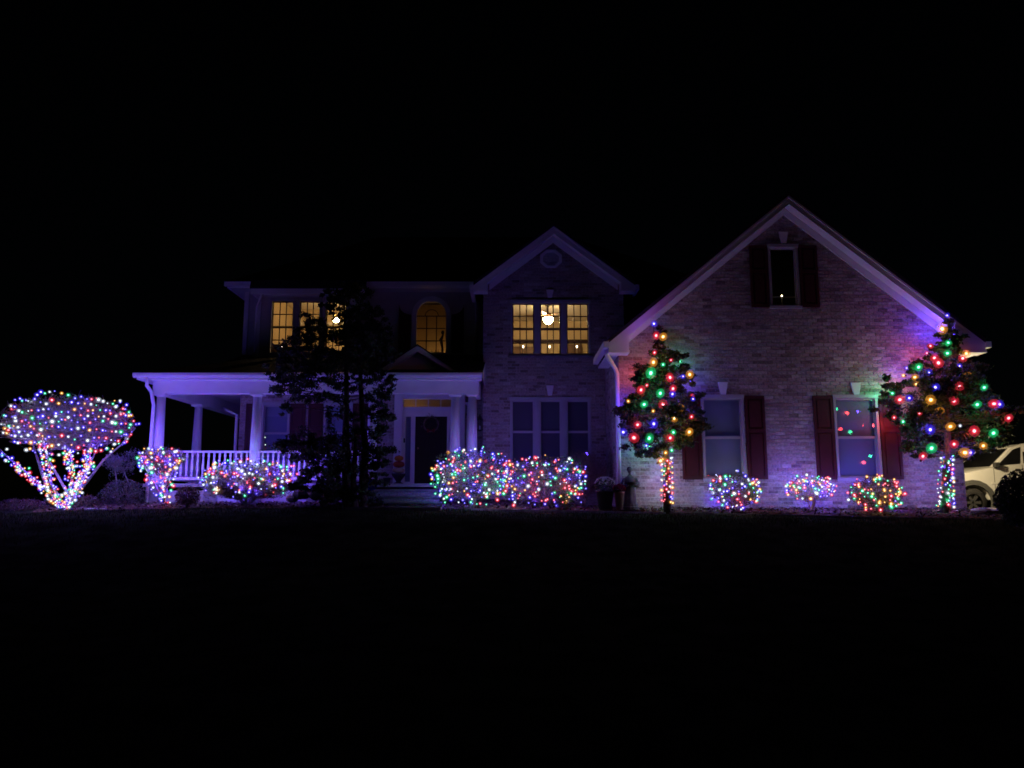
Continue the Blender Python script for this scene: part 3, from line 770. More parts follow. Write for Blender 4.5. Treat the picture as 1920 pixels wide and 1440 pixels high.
# landing behind the arched window
room(AX - 1.0, AX + 1.0, YW + .13, 23.0, az0 - .6, azt + .5)
b = MB(); b.ball((AX + .15, 22.6, az0 - .1), .09, .09, .12, 12, 8); hl = b.build('assumed_landing_lamp', emit('landing_glow', (1, .60, .22), 19), house, True)  # assumed source below the sill, lights the landing
b = MB(); b.tube([(AX + .28, YW + .35, az0 - .5), (AX + .29, YW + .34, az0 + .2), (AX + .24, YW + .33, az0 + .45), (AX + .31, YW + .34, az0 + .62)], [.05, .035, .05, .02], 8)
b.ball((AX + .29, YW + .34, az0 + .66), .05, .05, .06, 8, 6); b.build('landing_figurine', M['bronze'], None, True)
tag(bpy.data.objects['landing_figurine'], 'slim dark figurine silhouetted in the lit arched window', 'figurine')
b = MB()
for k in range(14):
    xx = AX - .1 + k * .03; b.tube([(xx, YW + .2, az0 - .02), (xx + U(-.02, .02), YW + .2, az0 + U(.04, .16))], [.012, .003], 4)
b.build('sill_plant', M['needle'], None); tag(bpy.data.objects['sill_plant'], 'spiky little plant on the arched window sill', 'plant')

# candle lamps on the sills
def candle(u, v, Y, zbase, label, st=9):
    p = P(u, v, Y); c = thing('candle_lamp', label, 'candle lamp', (p.x, Y, zbase), 'electric candles in the windows')
    h = p.z - zbase; b = MB(); b.lathe([(.045, 0), (.045, .015), (.018, .03), (.018, .05)], (p.x, Y, zbase), 10); b.build('base', M['brass'], c, True)
    b = MB(); b.tube([(p.x, Y, zbase + .05), (p.x, Y, p.z - .035)], .012, 8); b.build('stick', M['petal_white'], c)
    b = MB(); b.ball((p.x, Y, p.z), .018, .018, .036, 8, 6); b.build('flame_bulb', emit('candle_glow', (1, .80, .52), st), c, True)
    return c
candle(981, 650, YM + .22, uz0 + .0, 'electric candle in left unit of the upper triple window')
candle(1030.5, 650, YM + .22, uz0 + .0, 'electric candle in middle unit of the upper triple window')
candle(1081.5, 650, YM + .22, uz0 + .0, 'electric candle in right unit of the upper triple window')
candle(1466, 556, YG + .25, WA[2], 'electric candle glowing in the dark attic window under the garage peak', 14)
candle(528.5, 649, BY + .25, bz0 + .02, 'electric candle in the left unit of the upper bay window')
b = MB(); b.box(HU[0], HU[1], YM + .13, YM + .32, uz0 - .04, uz0 - .003); b.build('inner_sill', M['white'], house)

# --- porch
FZ = .62
PX0 = X(300, 738, YP) - .12; PXR = X(898, 725, YP)
ov0 = X(257, 702, 18.1); ovR = X(903, 702, 18.1)
pez = Z(700, 18.1)
pbz0, pbz1 = Z(737, YP - .14), Z(712, YP - .14)
b = MB(); b.box(PX0, PXR, YP - .14, YP + .14, pbz0, pbz1 + .05); beam = b.build('porch_beam', M['white'], house)
b = MB(); b.box(PX0 - .02, PXR + .02, YP - .165, YP - .142, pbz1 - .03, pbz1 + .05); b.build('crown_strip', M['white'], beam)
b = MB(); b.box(PX0, PX0 + .28, YP + .142, 25, pbz0, pbz1 + .05); b.build('porch_beam', M['white'], house)
b = MB(); b.box(PXR - .28, PXR, YP + .142, YM - .015, pbz0, pbz1 + .05); b.build('porch_beam', M['white'], house)
b = MB(); b.box(ov0, ovR, 18.10, 18.13, pez - .15, pez - .02); b.box(ov0, ov0 + .03, 18.131, 25, pez - .15, pez - .02); b.build('porch_fascia', M['white'], house)
b = MB(); b.prismx([(18.098, pez), (18.0, pez), (18.0, pez - .05), (18.04, pez - .11), (18.098, pez - .11)], ov0 - .06, ovR + .02); b.build('gutter', M['gutter'], house)
b = MB(); b.box(ov0 + .031, ovR - .005, 18.132, YP - .142, pez - .145, pez - .125); b.box(ov0 + .031, PX0 - .002, YP - .141, 25, pez - .145, pez - .125); b.build('porch_soffit', M['soffit'], house)
b = MB(); b.box(PX0 + .282, PXR - .282, YP + .142, YW - .02, pbz0 + .33, pbz0 + .35); b.box(PX0 + .282, LX0 - .02, YW - .019, 25, pbz0 + .33, pbz0 + .35); b.build('porch_ceiling', M['soffit'], house)
PS = .33; hx = LX0
b = MB(); q = (hx - ov0)
A1, B1 = (ov0 - .07, 17.99, pez + .005), (ovR + .03, 17.99, pez + .005)
rzz = lambda y: pez + .005 + PS * (y - 17.99)
D1 = (hx, 17.99 + (hx - ov0 + .07), rzz(17.99 + hx - ov0 + .07))
b.face([A1, B1, (ovR + .03, YW, rzz(YW)), (hx, YW, rzz(YW)), D1]); b.face([A1, D1, (hx, 25, D1[2]), (ov0 - .07, 25, pez + .005)])
b.face([A1, (ov0 - .07, 25, pez - .006), (ovR + .03, 25, pez - .006), (ovR + .03, 17.99, pez - .006)][::-1]) if False else None
b.face([B1, (ovR + .03, YM, pez - .02), (ovR + .03, YM, rzz(YM))]); b.build('porch_roof', M['roof'], house)
b = MB(); b.face([(ovR + .034, 18.0, pez - .15), (ovR + .034, 18.0, pez + .0), (ovR + .034, YM - .014, rzz(YM) - .01), (ovR + .034, YM - .014, pez - .15)]); b.build('porch_roof_end', M['white'], house)
# entry gable on the porch roof
ga = P(783, 648, 18.25); gex = X(862, 696, 18.25) - ga.x; gsl = (ga.z - pez - .02) / gex
for s in (-1, 1):
    e = ga.x + s * gex; ez = ga.z - gsl * gex
    b = MB(); b.prism([(ga.x, ga.z + .03), (e, ez + .03), (e, ez + .002), (ga.x, ga.z + .002)], 18.2, 20.6); b.build('entry_roof', M['roof'], house)
    b = MB(); b.prism([(ga.x, ga.z), (e, ez), (e - s * .12, ez - .0), (ga.x, ga.z - .15)], 18.23, 18.27); b.build('rake_board', M['white'], house)
    b = MB(); b.prism([(ga.x, ga.z - .1), (e - s * .15, ez + .0), (e - s * .2, ez), (ga.x, ga.z - .13)], 18.271, 18.40); b.build('rake_soffit', M['soffit'], house)
b = MB(); b.prism([(ga.x - gex + .1, pez + .01), (ga.x + gex - .1, pez + .01), (ga.x, ga.z - .06)], 18.40, 18.46); pd = b.build('entry_gable', M['siding'], house)
# columns
def column(x, y, zb, zt, r=.125):
    b = MB(); b.lathe([(r * 1.0, .0), (r * 1.0, .0), (r * 1.02, .3), (r * .97, (zt - zb) * .4), (r * .78, zt - zb - .2)], (x, y, zb + .12), 20); c = b.build('porch_column', M['white'], house, True)
    h = zt - zb
    b = MB(); b.box(x - r * 1.3, x + r * 1.3, y - r * 1.3, y + r * 1.3, zb, zb + .06); b.lathe([(r * 1.25, .06), (r * 1.3, .085), (r * 1.2, .119)], (x, y, zb), 20); b.build('column_base', M['white'], c)
    b = MB(); b.lathe([(r * .80, h - .079), (r * .95, h - .07), (r * .85, h - .06), (r * 1.1, h - .045)], (x, y, zb), 20); b.box(x - r * 1.2, x + r * 1.2, y - r * 1.2, y + r * 1.2, zb + h - .045, zb + h - .002); b.build('capital', M['white'], c)
cx = {}
for k, u in (('a', 299), ('b', 480.5), ('c', 698), ('d', 853), ('e', 885.5)):
    cx[k] = X(u, 800, YP); column(cx[k], YP, FZ, pbz0)
column(cx['a'], 20.75, FZ, pbz0); 
column(cx['d'] + .25, YW - .35, FZ, pbz0 + .05, .11)
# porch floor, skirt and steps
b = MB(); b.box(PX0 - .05, PXR + .02, YP - .2, YM - .02, FZ - .08, FZ - .002); b.box(PX0 - .05, MX0 - .02, YM - .019, YW - .02, FZ - .08, FZ - .002); b.box(PX0 - .05, LX0 - .02, YW - .019, 25, FZ - .08, FZ - .002); b.build('porch_floor', M['porchfloor'], house)
sk = MB(); sk.box(PX0, X(693, 900, YP), YP - .13, YP - .1, -.1, FZ - .17); sk.box(PX0, PX0 + .03, YP - .099, 25, -.1, FZ - .17)
skirt = sk.build('porch_skirt', M['siding'], house)
for u0 in (299, 400, 480, 590, 693):
    xx = X(u0, 910, YP); b = MB(); b.box(xx - .15, xx + .15, YP - .19, YP - .135, -.1, FZ - .085); b.build('porch_pier', M['concrete'], house)
sx0, sx1 = X(700, 920, 18.2), X(822, 920, 18.2)
for k, (ya, z) in enumerate(((18.27, FZ - .14), (17.95, FZ - .29), (17.63, FZ - .42))):
    b = MB(); b.box(sx0 - k * .06, sx1 + k * .06, ya - .05, ya + .29 - (.0 if k else .0), z - .04, z); st = b.build('porch_step', M['concrete'], house)
    b = MB(); b.box(sx0 - k * .06 + .02, sx1 + k * .06 - .02, ya, ya + .03, max(z - .16, -.05), z - .042); b.build('step_riser', M['brick'][3], st)
b = MB(); b.box(X(655, 930, 17.3), X(830, 930, 17.3), 16.9, 17.58, ground(-2, 17.2) - .05, ground(-2, 17.2) + .055); struct(b.build('front_walk', M['concrete']))
# railing with turned balusters
def rail(xa, xb, label):
    r = bpy.data.objects.new('porch_railing', None); COL.objects.link(r); attach(r, house); ORG[r.name] = (0, 0, 0)
    z1, z0 = Z(845, YP), Z(897, YP)
    b = MB(); b.prismx([(YP - .05, z1 - .05), (YP - .055, z1 - .01), (YP - .03, z1), (YP + .03, z1), (YP + .055, z1 - .01), (YP + .05, z1 - .05)], xa, xb); b.build('top_rail', M['white'], r)
    b = MB(); b.box(xa, xb, YP - .035, YP + .035, z0 - .04, z0 + .03); b.build('bottom_rail', M['white'], r)
    n = max(2, int(round((xb - xa) / .128))); h = z1 - .05 - z0 - .03
    me = None
    for i in range(n):
        x = xa + (xb - xa) * (i + .5) / n
        if me is None:
            bb = MB(); bb.lathe([(.026, 0), (.026, h * .12), (.018, h * .16), (.034, h * .34), (.030, h * .45), (.018, h * .8), (.026, h * .84), (.026, h)], (0, 0, 0), 8)
            o = bb.build('baluster', M['white'], r, True); me = o.data
        else:
            o = bpy.data.objects.new('baluster', me); COL.objects.link(o); o.parent = r
        o.location = (x, YP, z0 + .03)
    return r
def rail_y(x):
    r = bpy.data.objects.new('porch_railing', None); COL.objects.link(r); attach(r, house); ORG[r.name] = (0, 0, 0)
    z1, z0 = Z(845, YP), Z(897, YP); ya, yb = YP + .13, 20.62
    b = MB(); b.box(x - .05, x + .05, ya, yb, z1 - .05, z1); b.build('top_rail', M['white'], r)
    b = MB(); b.box(x - .035, x + .035, ya, yb, z0 - .04, z0 + .03); b.build('bottom_rail', M['white'], r)
    n = 15; h = z1 - .05 - z0 - .03; me = None
    for i in range(n):
        if me is None:
            bb = MB(); bb.lathe([(.026, 0), (.026, h * .12), (.018, h * .16), (.034, h * .34), (.030, h * .45), (.018, h * .8), (.026, h * .84), (.026, h)], (0, 0, 0), 8)
            o = bb.build('baluster', M['white'], r, True); me = o.data
        else: o = bpy.data.objects.new('baluster', me); COL.objects.link(o); o.parent = r
        o.location = (x, ya + (yb - ya) * (i + .5) / n, z0 + .03)
rail(cx['a'] + .125, cx['b'] - .125, ''); rail(cx['b'] + .125, cx['c'] - .125, ''); rail_y(cx['a'])
# downspout on the left front column and at the house corner
b = MB(); b.tube([(ov0 + .28, 18.06, pez - .08), (PX0 - .07, 18.2, pez - .28), (PX0 + .0, YP - .19, pbz0 + .02), (cx['a'] - .10, YP - .16, pbz0 - .3), (cx['a'] - .10, YP - .17, .1)], .042, 8); b.build('downspout', M['white'], house, True)
b = MB(); b.tube([(X(419, 766, 22), 22, Z(766, 22)), (X(428, 771, 21.1), 21.1, Z(771, 21.1)), (LX0 - .06, 20.95, Z(778, 20.95)), (LX0 - .06, 20.95, .5)], .04, 8); b.build('downspout', M['white'], house, True)

# --- wall behind the porch with windows, shutters and the entrance
pw0 = (X(490, 800, YW), X(543, 800, YW), Z(868, YW), Z(757, YW))
pw1 = (X(607, 800, YW), X(660, 800, YW), Z(868, YW), Z(757, YW))
DX0, DX1 = X(778, 840, YW), X(838, 840, YW); dz1 = Z(770, YW)
SLL = (X(759.5, 840, YW), X(770, 840, YW), FZ + .1, Z(781, YW)); SLR = (X(845, 840, YW), X(856, 840, YW), FZ + .1, Z(781, YW))
TR = (X(756, 756, YW), X(850, 756, YW), Z(763, YW), Z(749, YW))
DH = (X(756, 840, YW) - .03, X(858, 840, YW), FZ, TR[3] + .03)
pwall = wall_front('porch_wall', LX0, LX1, .1, lambda x: 3.7, YW, [pw0, pw1, DH], M['mortar'])
lay_bricks(brick_rects(LX0, LX1, FZ - .1, lambda z: (-99, 99) if z < pbz0 + .4 else (1, 0), [pw0, pw1, (DH[0] - .15, DH[1] + .15, 0, DH[3] + .2)], 21), lambda s, d, z: (s, YW - d, z), pwall)
window(pw0, YW, head=.03); window(pw1, YW, head=.03)
for xa in (pw0[0] - .43, pw0[1] + .02, pw1[0] - .43, pw1[1] + .02): shutter(xa, xa + .41, pw0[2], pw0[3], YW)
# entrance: pilasters, header, transom panes, sidelights, door
e = MB(); e.box(DH[0] - .22, DH[0], YW - .10, YW + .05, FZ, pbz0 + .325); e.box(DH[1], DH[1] + .2, YW - .10, YW + .05, FZ, pbz0 + .325)
e.box(DH[0], DH[1], YW - .08, YW + .05, TR[3], pbz0 + .325)
e.box(DH[0], DH[1], YW - .03, YW + .06, SLL[3], TR[2]); e.box(DX0 - .06, DX0, YW - .05, YW + .06, FZ, SLL[3]); e.box(DX1, DX1 + .06, YW - .05, YW + .06, FZ, SLL[3])
e.box(DH[0], TR[0], YW - .03, YW + .06, TR[2], TR[3]); e.box(TR[1], DH[1], YW - .03, YW + .06, TR[2], TR[3])
e.box(DH[0], SLL[0], YW - .03, YW + .06, FZ, SLL[3]); e.box(SLL[1], DX0 - .06, YW - .03, YW + .06, FZ, SLL[3]); e.box(SLL[0], SLL[1], YW - .02, YW + .06, FZ, SLL[2])
e.box(DX1 + .06, SLR[0], YW - .03, YW + .06, FZ, SLL[3]); e.box(SLR[1], DH[1], YW - .03, YW + .06, FZ, SLL[3]); e.box(SLR[0], SLR[1], YW - .02, YW + .06, FZ, SLR[2])
ent = e.build('door_surround', M['white'], house)
for r in (SLL, SLR):
    b = MB(); b.box(r[0], r[1], YW + .02, YW + .024, r[2], r[3]); b.build('sidelight', M['glass'], ent)
    b = MB(); b.box(r[0], r[1], YW + .07, YW + .09, r[2], r[3]); b.build('sidelight_curtain', M['blind'], ent)
for i in range(4):
    xa, xb = TR[0] + (TR[1] - TR[0]) * i / 4, TR[0] + (TR[1] - TR[0]) * (i + 1) / 4
    b = MB(); b.box(xa + .01, xb - .01, YW + .02, YW + .024, TR[2], TR[3]); b.build('transom_pane', M['glass_room'], ent)
    if i: b = MB(); b.box(xa - .01, xa + .01, YW + .005, YW + .04, TR[2], TR[3]); b.build('muntin', M['white'], ent)
b = MB(); b.box(TR[0] - .1, TR[1] + .1, YW + .9, YW + .93, TR[2] - .4, TR[3] + .6); b.build('hall_wall', M['room_wall'], house)
b = MB(); b.ball((TR[0] + .1, YW + .5, TR[2] - .3), .06, .06, .06, 10, 8); b.build('assumed_hall_lamp', emit('hall_glow', (1, .55, .2), 22), house, True)  # assumed unseen source lighting the hall behind the transom
dd = MB(); dd.box(DX0, DX1, YW - .005, YW + .04, FZ + .03, SLL[3]); door = dd.build('front_door', M['door'], house)
dw = DX1 - DX0; dh = SLL[3] - FZ - .03
for xa, xb in ((.14, .46), (.54, .86)):
    for za, zb in ((.06, .33), (.38, .66), (.71, .94)):
        b = MB(); b.box(DX0 + dw * xa, DX0 + dw * xb, YW - .017, YW - .006, FZ + .03 + dh * za, FZ + .03 + dh * zb); b.build('door_panel', M['door'], door)
b = MB(); b.ball((DX0 + .09, YW - .05, FZ + 1.0), .03, .03, .03, 10, 8); b.tube([(DX0 + .09, YW - .006, FZ + 1.0), (DX0 + .09, YW - .05, FZ + 1.0)], .012, 8); b.build('door_knob', M['brass'], door, True)
b = MB(); b.box(DX0 - .1, DX1 + .1, YW - .14, YW - .0055, FZ, FZ + .028); b.build('door_sill', M['concrete'], house)
b = MB(); b.box(DX0 - .3, DX0 - .26, YW - .115, YW - .101, FZ + 1.15, FZ + 1.27); b.build('doorbell', M['metal_dark'], house)
wr = thing('door_wreath', 'dark round wreath hanging on the black front door', 'wreath', ((DX0 + DX1) / 2, YW - .06, Z(796, YW)))
wc = Vector(((DX0 + DX1) / 2, YW - .06, Z(796, YW))); b = MB()
b.tube([wc + Vector((.2 * math.cos(a), 0, .2 * math.sin(a))) for a in frange(0, 6.283, 20)], .02, 5); b.build('ring', M['twig_brown'], wr)
b = MB()
for k in range(240):
    a = U(0, 6.283); leaf(b, wc + Vector((.2 * math.cos(a) + random.gauss(0, .03), random.gauss(-.01, .015), .2 * math.sin(a) + random.gauss(0, .03))), .05, random.choice((0, 0, 1)))
b.build('foliage', [M['needle2'], M['leaf_dry']], wr)
b = MB()
for s in (-1, 1): b.prism([(wc.x, wc.z - .17), (wc.x + s * .11, wc.z - .11), (wc.x + s * .10, wc.z - .24)], YW - .1, YW - .08)
b.build('bow', M['ribbon'], wr)
# wall lantern by the porch; garage side gets only an assumed bare light
def lantern(p, label):
    r = bpy.data.objects.new('wall_lantern', None); COL.objects.link(r); attach(r, house); ORG[r.name] = (0, 0, 0); r['label'] = label
    x, y, z = p
    b = MB(); b.lathe([(.01, .27), (.03, .22), (.085, .13), (.09, .12), (.02, .119)], (x, y, z), 6); b.lathe([(.03, -.16), (.075, -.13), (.08, -.12), (.02, -.119)], (x, y, z), 6)
    for k in range(6):
        a = k * math.pi / 3; b.tube([(x + .068 * math.cos(a), y + .068 * math.sin(a), z - .12), (x + .08 * math.cos(a), y + .08 * math.sin(a), z + .12)], .007, 4)
    b.build('lantern_frame', M['metal_dark'], r)
    b = MB(); b.tube([(x, y, z + .2), (x, y + .08, z + .28), (x, y + .16, z + .2), (x, y + .17, z)], .014, 6); b.build('bracket', M['metal_dark'], r)
    b = MB(); b.tube([(x, y, z - .11), (x, y, z - .02)], .015, 6); b.build('candle_tube', M['white'], r)
    return r
lp = P(899.5, 797, YM - .17); lantern(lp, 'unlit black carriage lantern on brick wall beside the porch columns')
ll = bpy.data.lights.new('assumed_garage_light', 'POINT'); ll.color = (1, .80, .46); ll.energy = 430; ll.shadow_soft_size = .08  # assumed source out of view, no fixture built; lights the vehicle
lo = bpy.data.objects.new('assumed_garage_light', ll); COL.objects.link(lo); attach(lo, house); lo.location = (10.25, 18.7, 2.0)

# ------------------------------------------------------------------ trees in front of the garage
def evergreen(label, base, tiers, seed, trunk_r, tmat, leafn=125, lsize=.078, group=None, trunks=None, name='evergreen_tree'):
    random.seed(seed)
    t = thing(name, label, 'tree', base, group)
    top = tiers[0]; b = MB()
    for tr in (trunks or [[base, Vector((top[0].x, top[0].y, top[0].z))]]):
        n = len(tr); pts = [Vector(p) for p in tr]
        if n == 2: pts = [pts[0], pts[0].lerp(pts[1], .35) + Vector((.03, 0, 0)), pts[0].lerp(pts[1], .7) + Vector((-.02, .02, 0)), pts[1]]
        b.tube(pts, [trunk_r * (1 - .85 * i / (len(pts) - 1)) for i in range(len(pts))], 9)
    b.build('trunk', M[tmat], t, True)
    fo = MB(); br = MB()
    for c, r, n in tiers:
        ax = Vector((base[0] + (top[0].x - base[0]) * max(0, min(1, (c.z - base[2]) / (top[0].z - base[2]))), base[1], c.z - .1))
        br.tube([ax, ax.lerp(c, .6) + Vector((0, 0, .03)), c], [.018, .012, .005], 5, 0, False)
        for k in range(n):
            d = Vector((random.gauss(0, .55), random.gauss(0, .55), random.gauss(0, .42))) * r
            p = c + d
            br.tube([c, p], [.006, .002], 3, 0, False)
            tuft(fo, p, r * .42, leafn, lsize, .6)
    br.build('branch', M['bark'], t, kind='stuff'); fo.build('foliage', [M['needle'], M['needle2']], t)
    return t
def tier_list(Y, rows, dy, seed):
    random.seed(seed); out = []
    for (u, v, rpx, n) in rows:
        y = Y + U(-dy, dy) * min(1.0, rpx / 30.)
        p = P(u, v, Y); p.y = y
        out.append((p, rpx / 85., n))
    return out
T1 = [(1238, 618, 10, 5), (1236, 640, 13, 6), (1236, 662, 16, 7), (1262, 672, 14, 6), (1240, 682, 18, 8), (1280, 690, 14, 7), (1215, 700, 20, 9), (1250, 702, 22, 9), (1195, 712, 14, 6), (1288, 712, 14, 5),
      (1230, 722, 24, 9), (1265, 728, 22, 9), (1200, 735, 22, 9), (1178, 752, 18, 8), (1215, 752, 26, 9), (1250, 752, 26, 9), (1292, 745, 18, 8), (1300, 765, 14, 5), (1172, 775, 16, 6), (1195, 780, 24, 9), (1232, 780, 26, 9), (1270, 782, 26, 9), (1300, 792, 20, 9),
      (1180, 802, 18, 7), (1210, 806, 26, 9), (1246, 806, 24, 8), (1285, 810, 24, 9), (1308, 806, 10, 4), (1185, 832, 18, 8), (1215, 834, 20, 8), (1236, 838, 16, 4), (1275, 832, 18, 7), (1222, 848, 12, 4), (1198, 846, 12, 4), (1292, 828, 12, 5)]
YT1 = 16.35
bt = P(1251, 950, YT1); bt.z = bed_z(bt.x, YT1) - .05
evergreen('dark clipped evergreen hung with large bulbs at left corner of the garage', bt, tier_list(YT1, T1, .45, 2), 31, .085, 'bark')
T2 = [(1775, 608, 9, 5), (1772, 628, 13, 7), (1778, 648, 18, 8), (1794, 634, 10, 4), (1745, 660, 13, 5), (1775, 668, 20, 8), (1800, 672, 18, 7), (1740, 685, 18, 7), (1765, 692, 24, 9), (1800, 698, 24, 9), (1825, 690, 14, 5), (1716, 690, 12, 5),
      (1715, 712, 18, 7), (1745, 716, 26, 9), (1782, 720, 28, 9), (1820, 718, 24, 9), (1690, 722, 18, 8), (1845, 730, 18, 7), (1690, 748, 20, 8), (1722, 746, 28, 9), (1762, 748, 30, 9), (1805, 750, 30, 9), (1842, 752, 24, 9), (1872, 745, 14, 6),
      (1684, 775, 18, 8), (1712, 778, 26, 9), (1750, 780, 30, 9), (1795, 782, 30, 9), (1835, 782, 28, 9), (1872, 780, 22, 9), (1895, 790, 14, 5), (1702, 802, 22, 9), (1740, 808, 28, 9), (1785, 810, 28, 9), (1828, 810, 28, 9), (1865, 808, 22, 8), (1890, 812, 12, 5),
      (1712, 828, 18, 8), (1745, 838, 20, 7), (1785, 838, 22, 7), (1822, 834, 22, 8), (1855, 832, 16, 6), (1735, 852, 12, 4), (1810, 850, 16, 6), (1700, 838, 12, 5)]
YT2 = 16.2
bt2 = P(1771, 957, YT2); bt2.z = bed_z(bt2.x, YT2) - .05
evergreen('wide dark evergreen hung with large bulbs at right corner of the garage', bt2, tier_list(YT2, T2, .55, 4), 33, .10, 'bark')

def big_lights(label, items, sc, ou, ov, Y, base, watts, dy=.55, hind=()):
    t = thing('string_lights', label, 'string lights', base, 'large-bulb light strings on the two garage trees')
    pts = []
    for (x, y, c, s) in items:
        p = P(ou + x / sc, ov + y / sc, Y); p.y = Y - dy * U(.75, 1.1)
        q = P(ou + x / sc, ov + y / sc, p.y); pts.append(q)
        put_bulb(t, 'big', c, q, Vector((U(-.4, .4), -.5, U(-.3, .9))), s)
        bk = R() < .45
        if s > .6 and bk: put_light(t, c, q + Vector((U(-.05, .05), U(.7, .95), U(-.08, .08))), watts * s * .6, .05)  # bare light added well behind the bulb to brighten the wall
        if s > .55: put_glow(t, c, q + Vector((0, .13, 0)), watts * s * 3.6, .04)
    for (u, v, c, wt) in hind:                 # assumed bulbs on the wall side of the crown, added to tint the brick
        q = P(u, v, 16.52); put_bulb(t, 'big', c, q, Vector((U(-.4, .4), 1, .2)), .6); put_light(t, c, q + Vector((0, .12, 0)), wt * 2.6, .05)
    w = MB(); o = sorted(pts, key=lambda p: -p.z)
    for a, b2 in zip(o, o[1:]):
        m = (a + b2) / 2 + Vector((0, .15, -.03)); w.tube([a + Vector((0, .05, 0)), m, b2 + Vector((0, .05, 0))], .006, 4, cap=False)
    w.build('wire', M['wire'], t)
r_, g_, b_, a_ = 'red', 'green', 'blue', 'amber'
random.seed(51)
big_lights('large coloured bulbs strung over the evergreen at left corner of the garage',
  [(418,97,b_,.9),(433,177,r_,.9),(480,185,a_,1),(422,292,r_,.6),(415,357,a_,1),(480,373,g_,.6),(533,343,r_,.5),(397,430,g_,1.25),(527,460,r_,1),(660,440,a_,1),(615,452,b_,.6),(331,544,r_,1),(370,513,r_,.5),(547,535,r_,.9),(461,567,g_,1),(543,572,b_,.8),(682,605,b_,.6),(352,642,g_,.9),(480,641,r_,1.2),(594,665,a_,1),(245,620,a_,.5),(413,687,a_,.5),(672,725,r_,.6),(554,735,a_,.9),(308,779,r_,.9),(417,773,b_,1),(211,829,b_,1),(657,828,a_,.9),(283,867,r_,1.25),(386,870,g_,1.1),(528,868,r_,1),(550,830,g_,.7),(367,920,b_,.6),(497,968,a_,.6),(538,952,g_,.6),(463,1022,a_,.9)],
  3.6, 1110, 580, YT1, bt, 2.0, .55,
  [(1206,700,r_,9),(1200,716,a_,7),(1176,752,b_,1.8),(1218,838,g_,9),(1276,678,g_,6),(1294,716,b_,1.6),(1298,742,r_,5)])
big_lights('large coloured bulbs strung over the wide evergreen at right corner of the garage',
  [(510,103,b_,.6),(480,185,a_,1.2),(517,270,g_,.7),(408,290,r_,.7),(512,335,g_,.8),(432,363,r_,.9),(457,394,r_,1.2),(628,337,a_,.9),(606,366,r_,1),(587,413,b_,.6),(335,420,g_,.9),(401,451,b_,.8),(312,482,a_,.8),(321,524,a_,.7),(633,480,a_,1),(438,544,b_,1),(587,537,r_,1.1),(738,545,g_,.8),(174,581,g_,.6),(220,620,r_,1.1),(278,610,b_,.9),(410,621,a_,1.25),(552,628,r_,1.1),(695,650,g_,.9),(798,645,r_,1.1),(833,648,b_,.9),(463,692,a_,1),(340,703,r_,.6),(185,730,r_,.6),(888,733,r_,.9),(240,755,g_,.6),(407,804,b_,1.1),(530,785,a_,1),(677,812,r_,1.2),(795,825,g_,1),(590,780,'white',.4),(415,918,g_,1.2),(553,893,r_,1),(620,945,a_,1.2),(655,945,b_,.8),(362,967,r_,.9),(732,903,a_,.9)],
  3.273, 1620, 560, YT2, bt2, 2.0, .55,
  [(1670,736,g_,16),(1678,790,r_,12),(1700,690,b_,1.6),(1694,704,a_,6),(1738,662,r_,7),(1758,612,b_,3.0),(1790,625,b_,1.4),(1812,660,r_,4),(1704,722,r_,6)])
def trunk_wrap(label, u0, v0, u1, v1, Y, n, turns, r, watts, base, seed, uw=0, pal=COLS, cool=1.0):
    random.seed(seed); pts = []
    for i in range(n):
        k = i / (n - 1); a = turns * 2 * math.pi * k + U(-.5, .5)
        c = P(u0 + (u1 - u0) * k, v0 + (v1 - v0) * k, Y)
        d = Vector((math.cos(a), -abs(math.sin(a)), 0)); pts.append((c + d * (r + uw * (1 - k)), d))
    bk = []
    for i in range(7):
        k = (i + .5) / 7; c = P(u0 + (u1 - u0) * k, v0 + (v1 - v0) * k, Y); bk.append((c + Vector((U(-.04, .04), r + .03, 0)), Vector((U(-.5, .5), 1, 0)).normalized()))
    string_lights(label, 'mini lights wrapped round trunks', pts, base, watts, 4, .82, seed % 5, bk, cool, 1.0, pal)
trunk_wrap('mini lights wound round the trunk of the evergreen at left corner of the garage', 1251, 943, 1250, 858, YT1, 54, 9, .12, 2.6, bt, 61, 0, WARM, 3.0)
trunk_wrap('mini lights wound round the trunk of the wide evergreen at right corner of the garage', 1771, 952, 1774, 855, YT2, 66, 12, .13, 4.0, bt2, 62, .05)

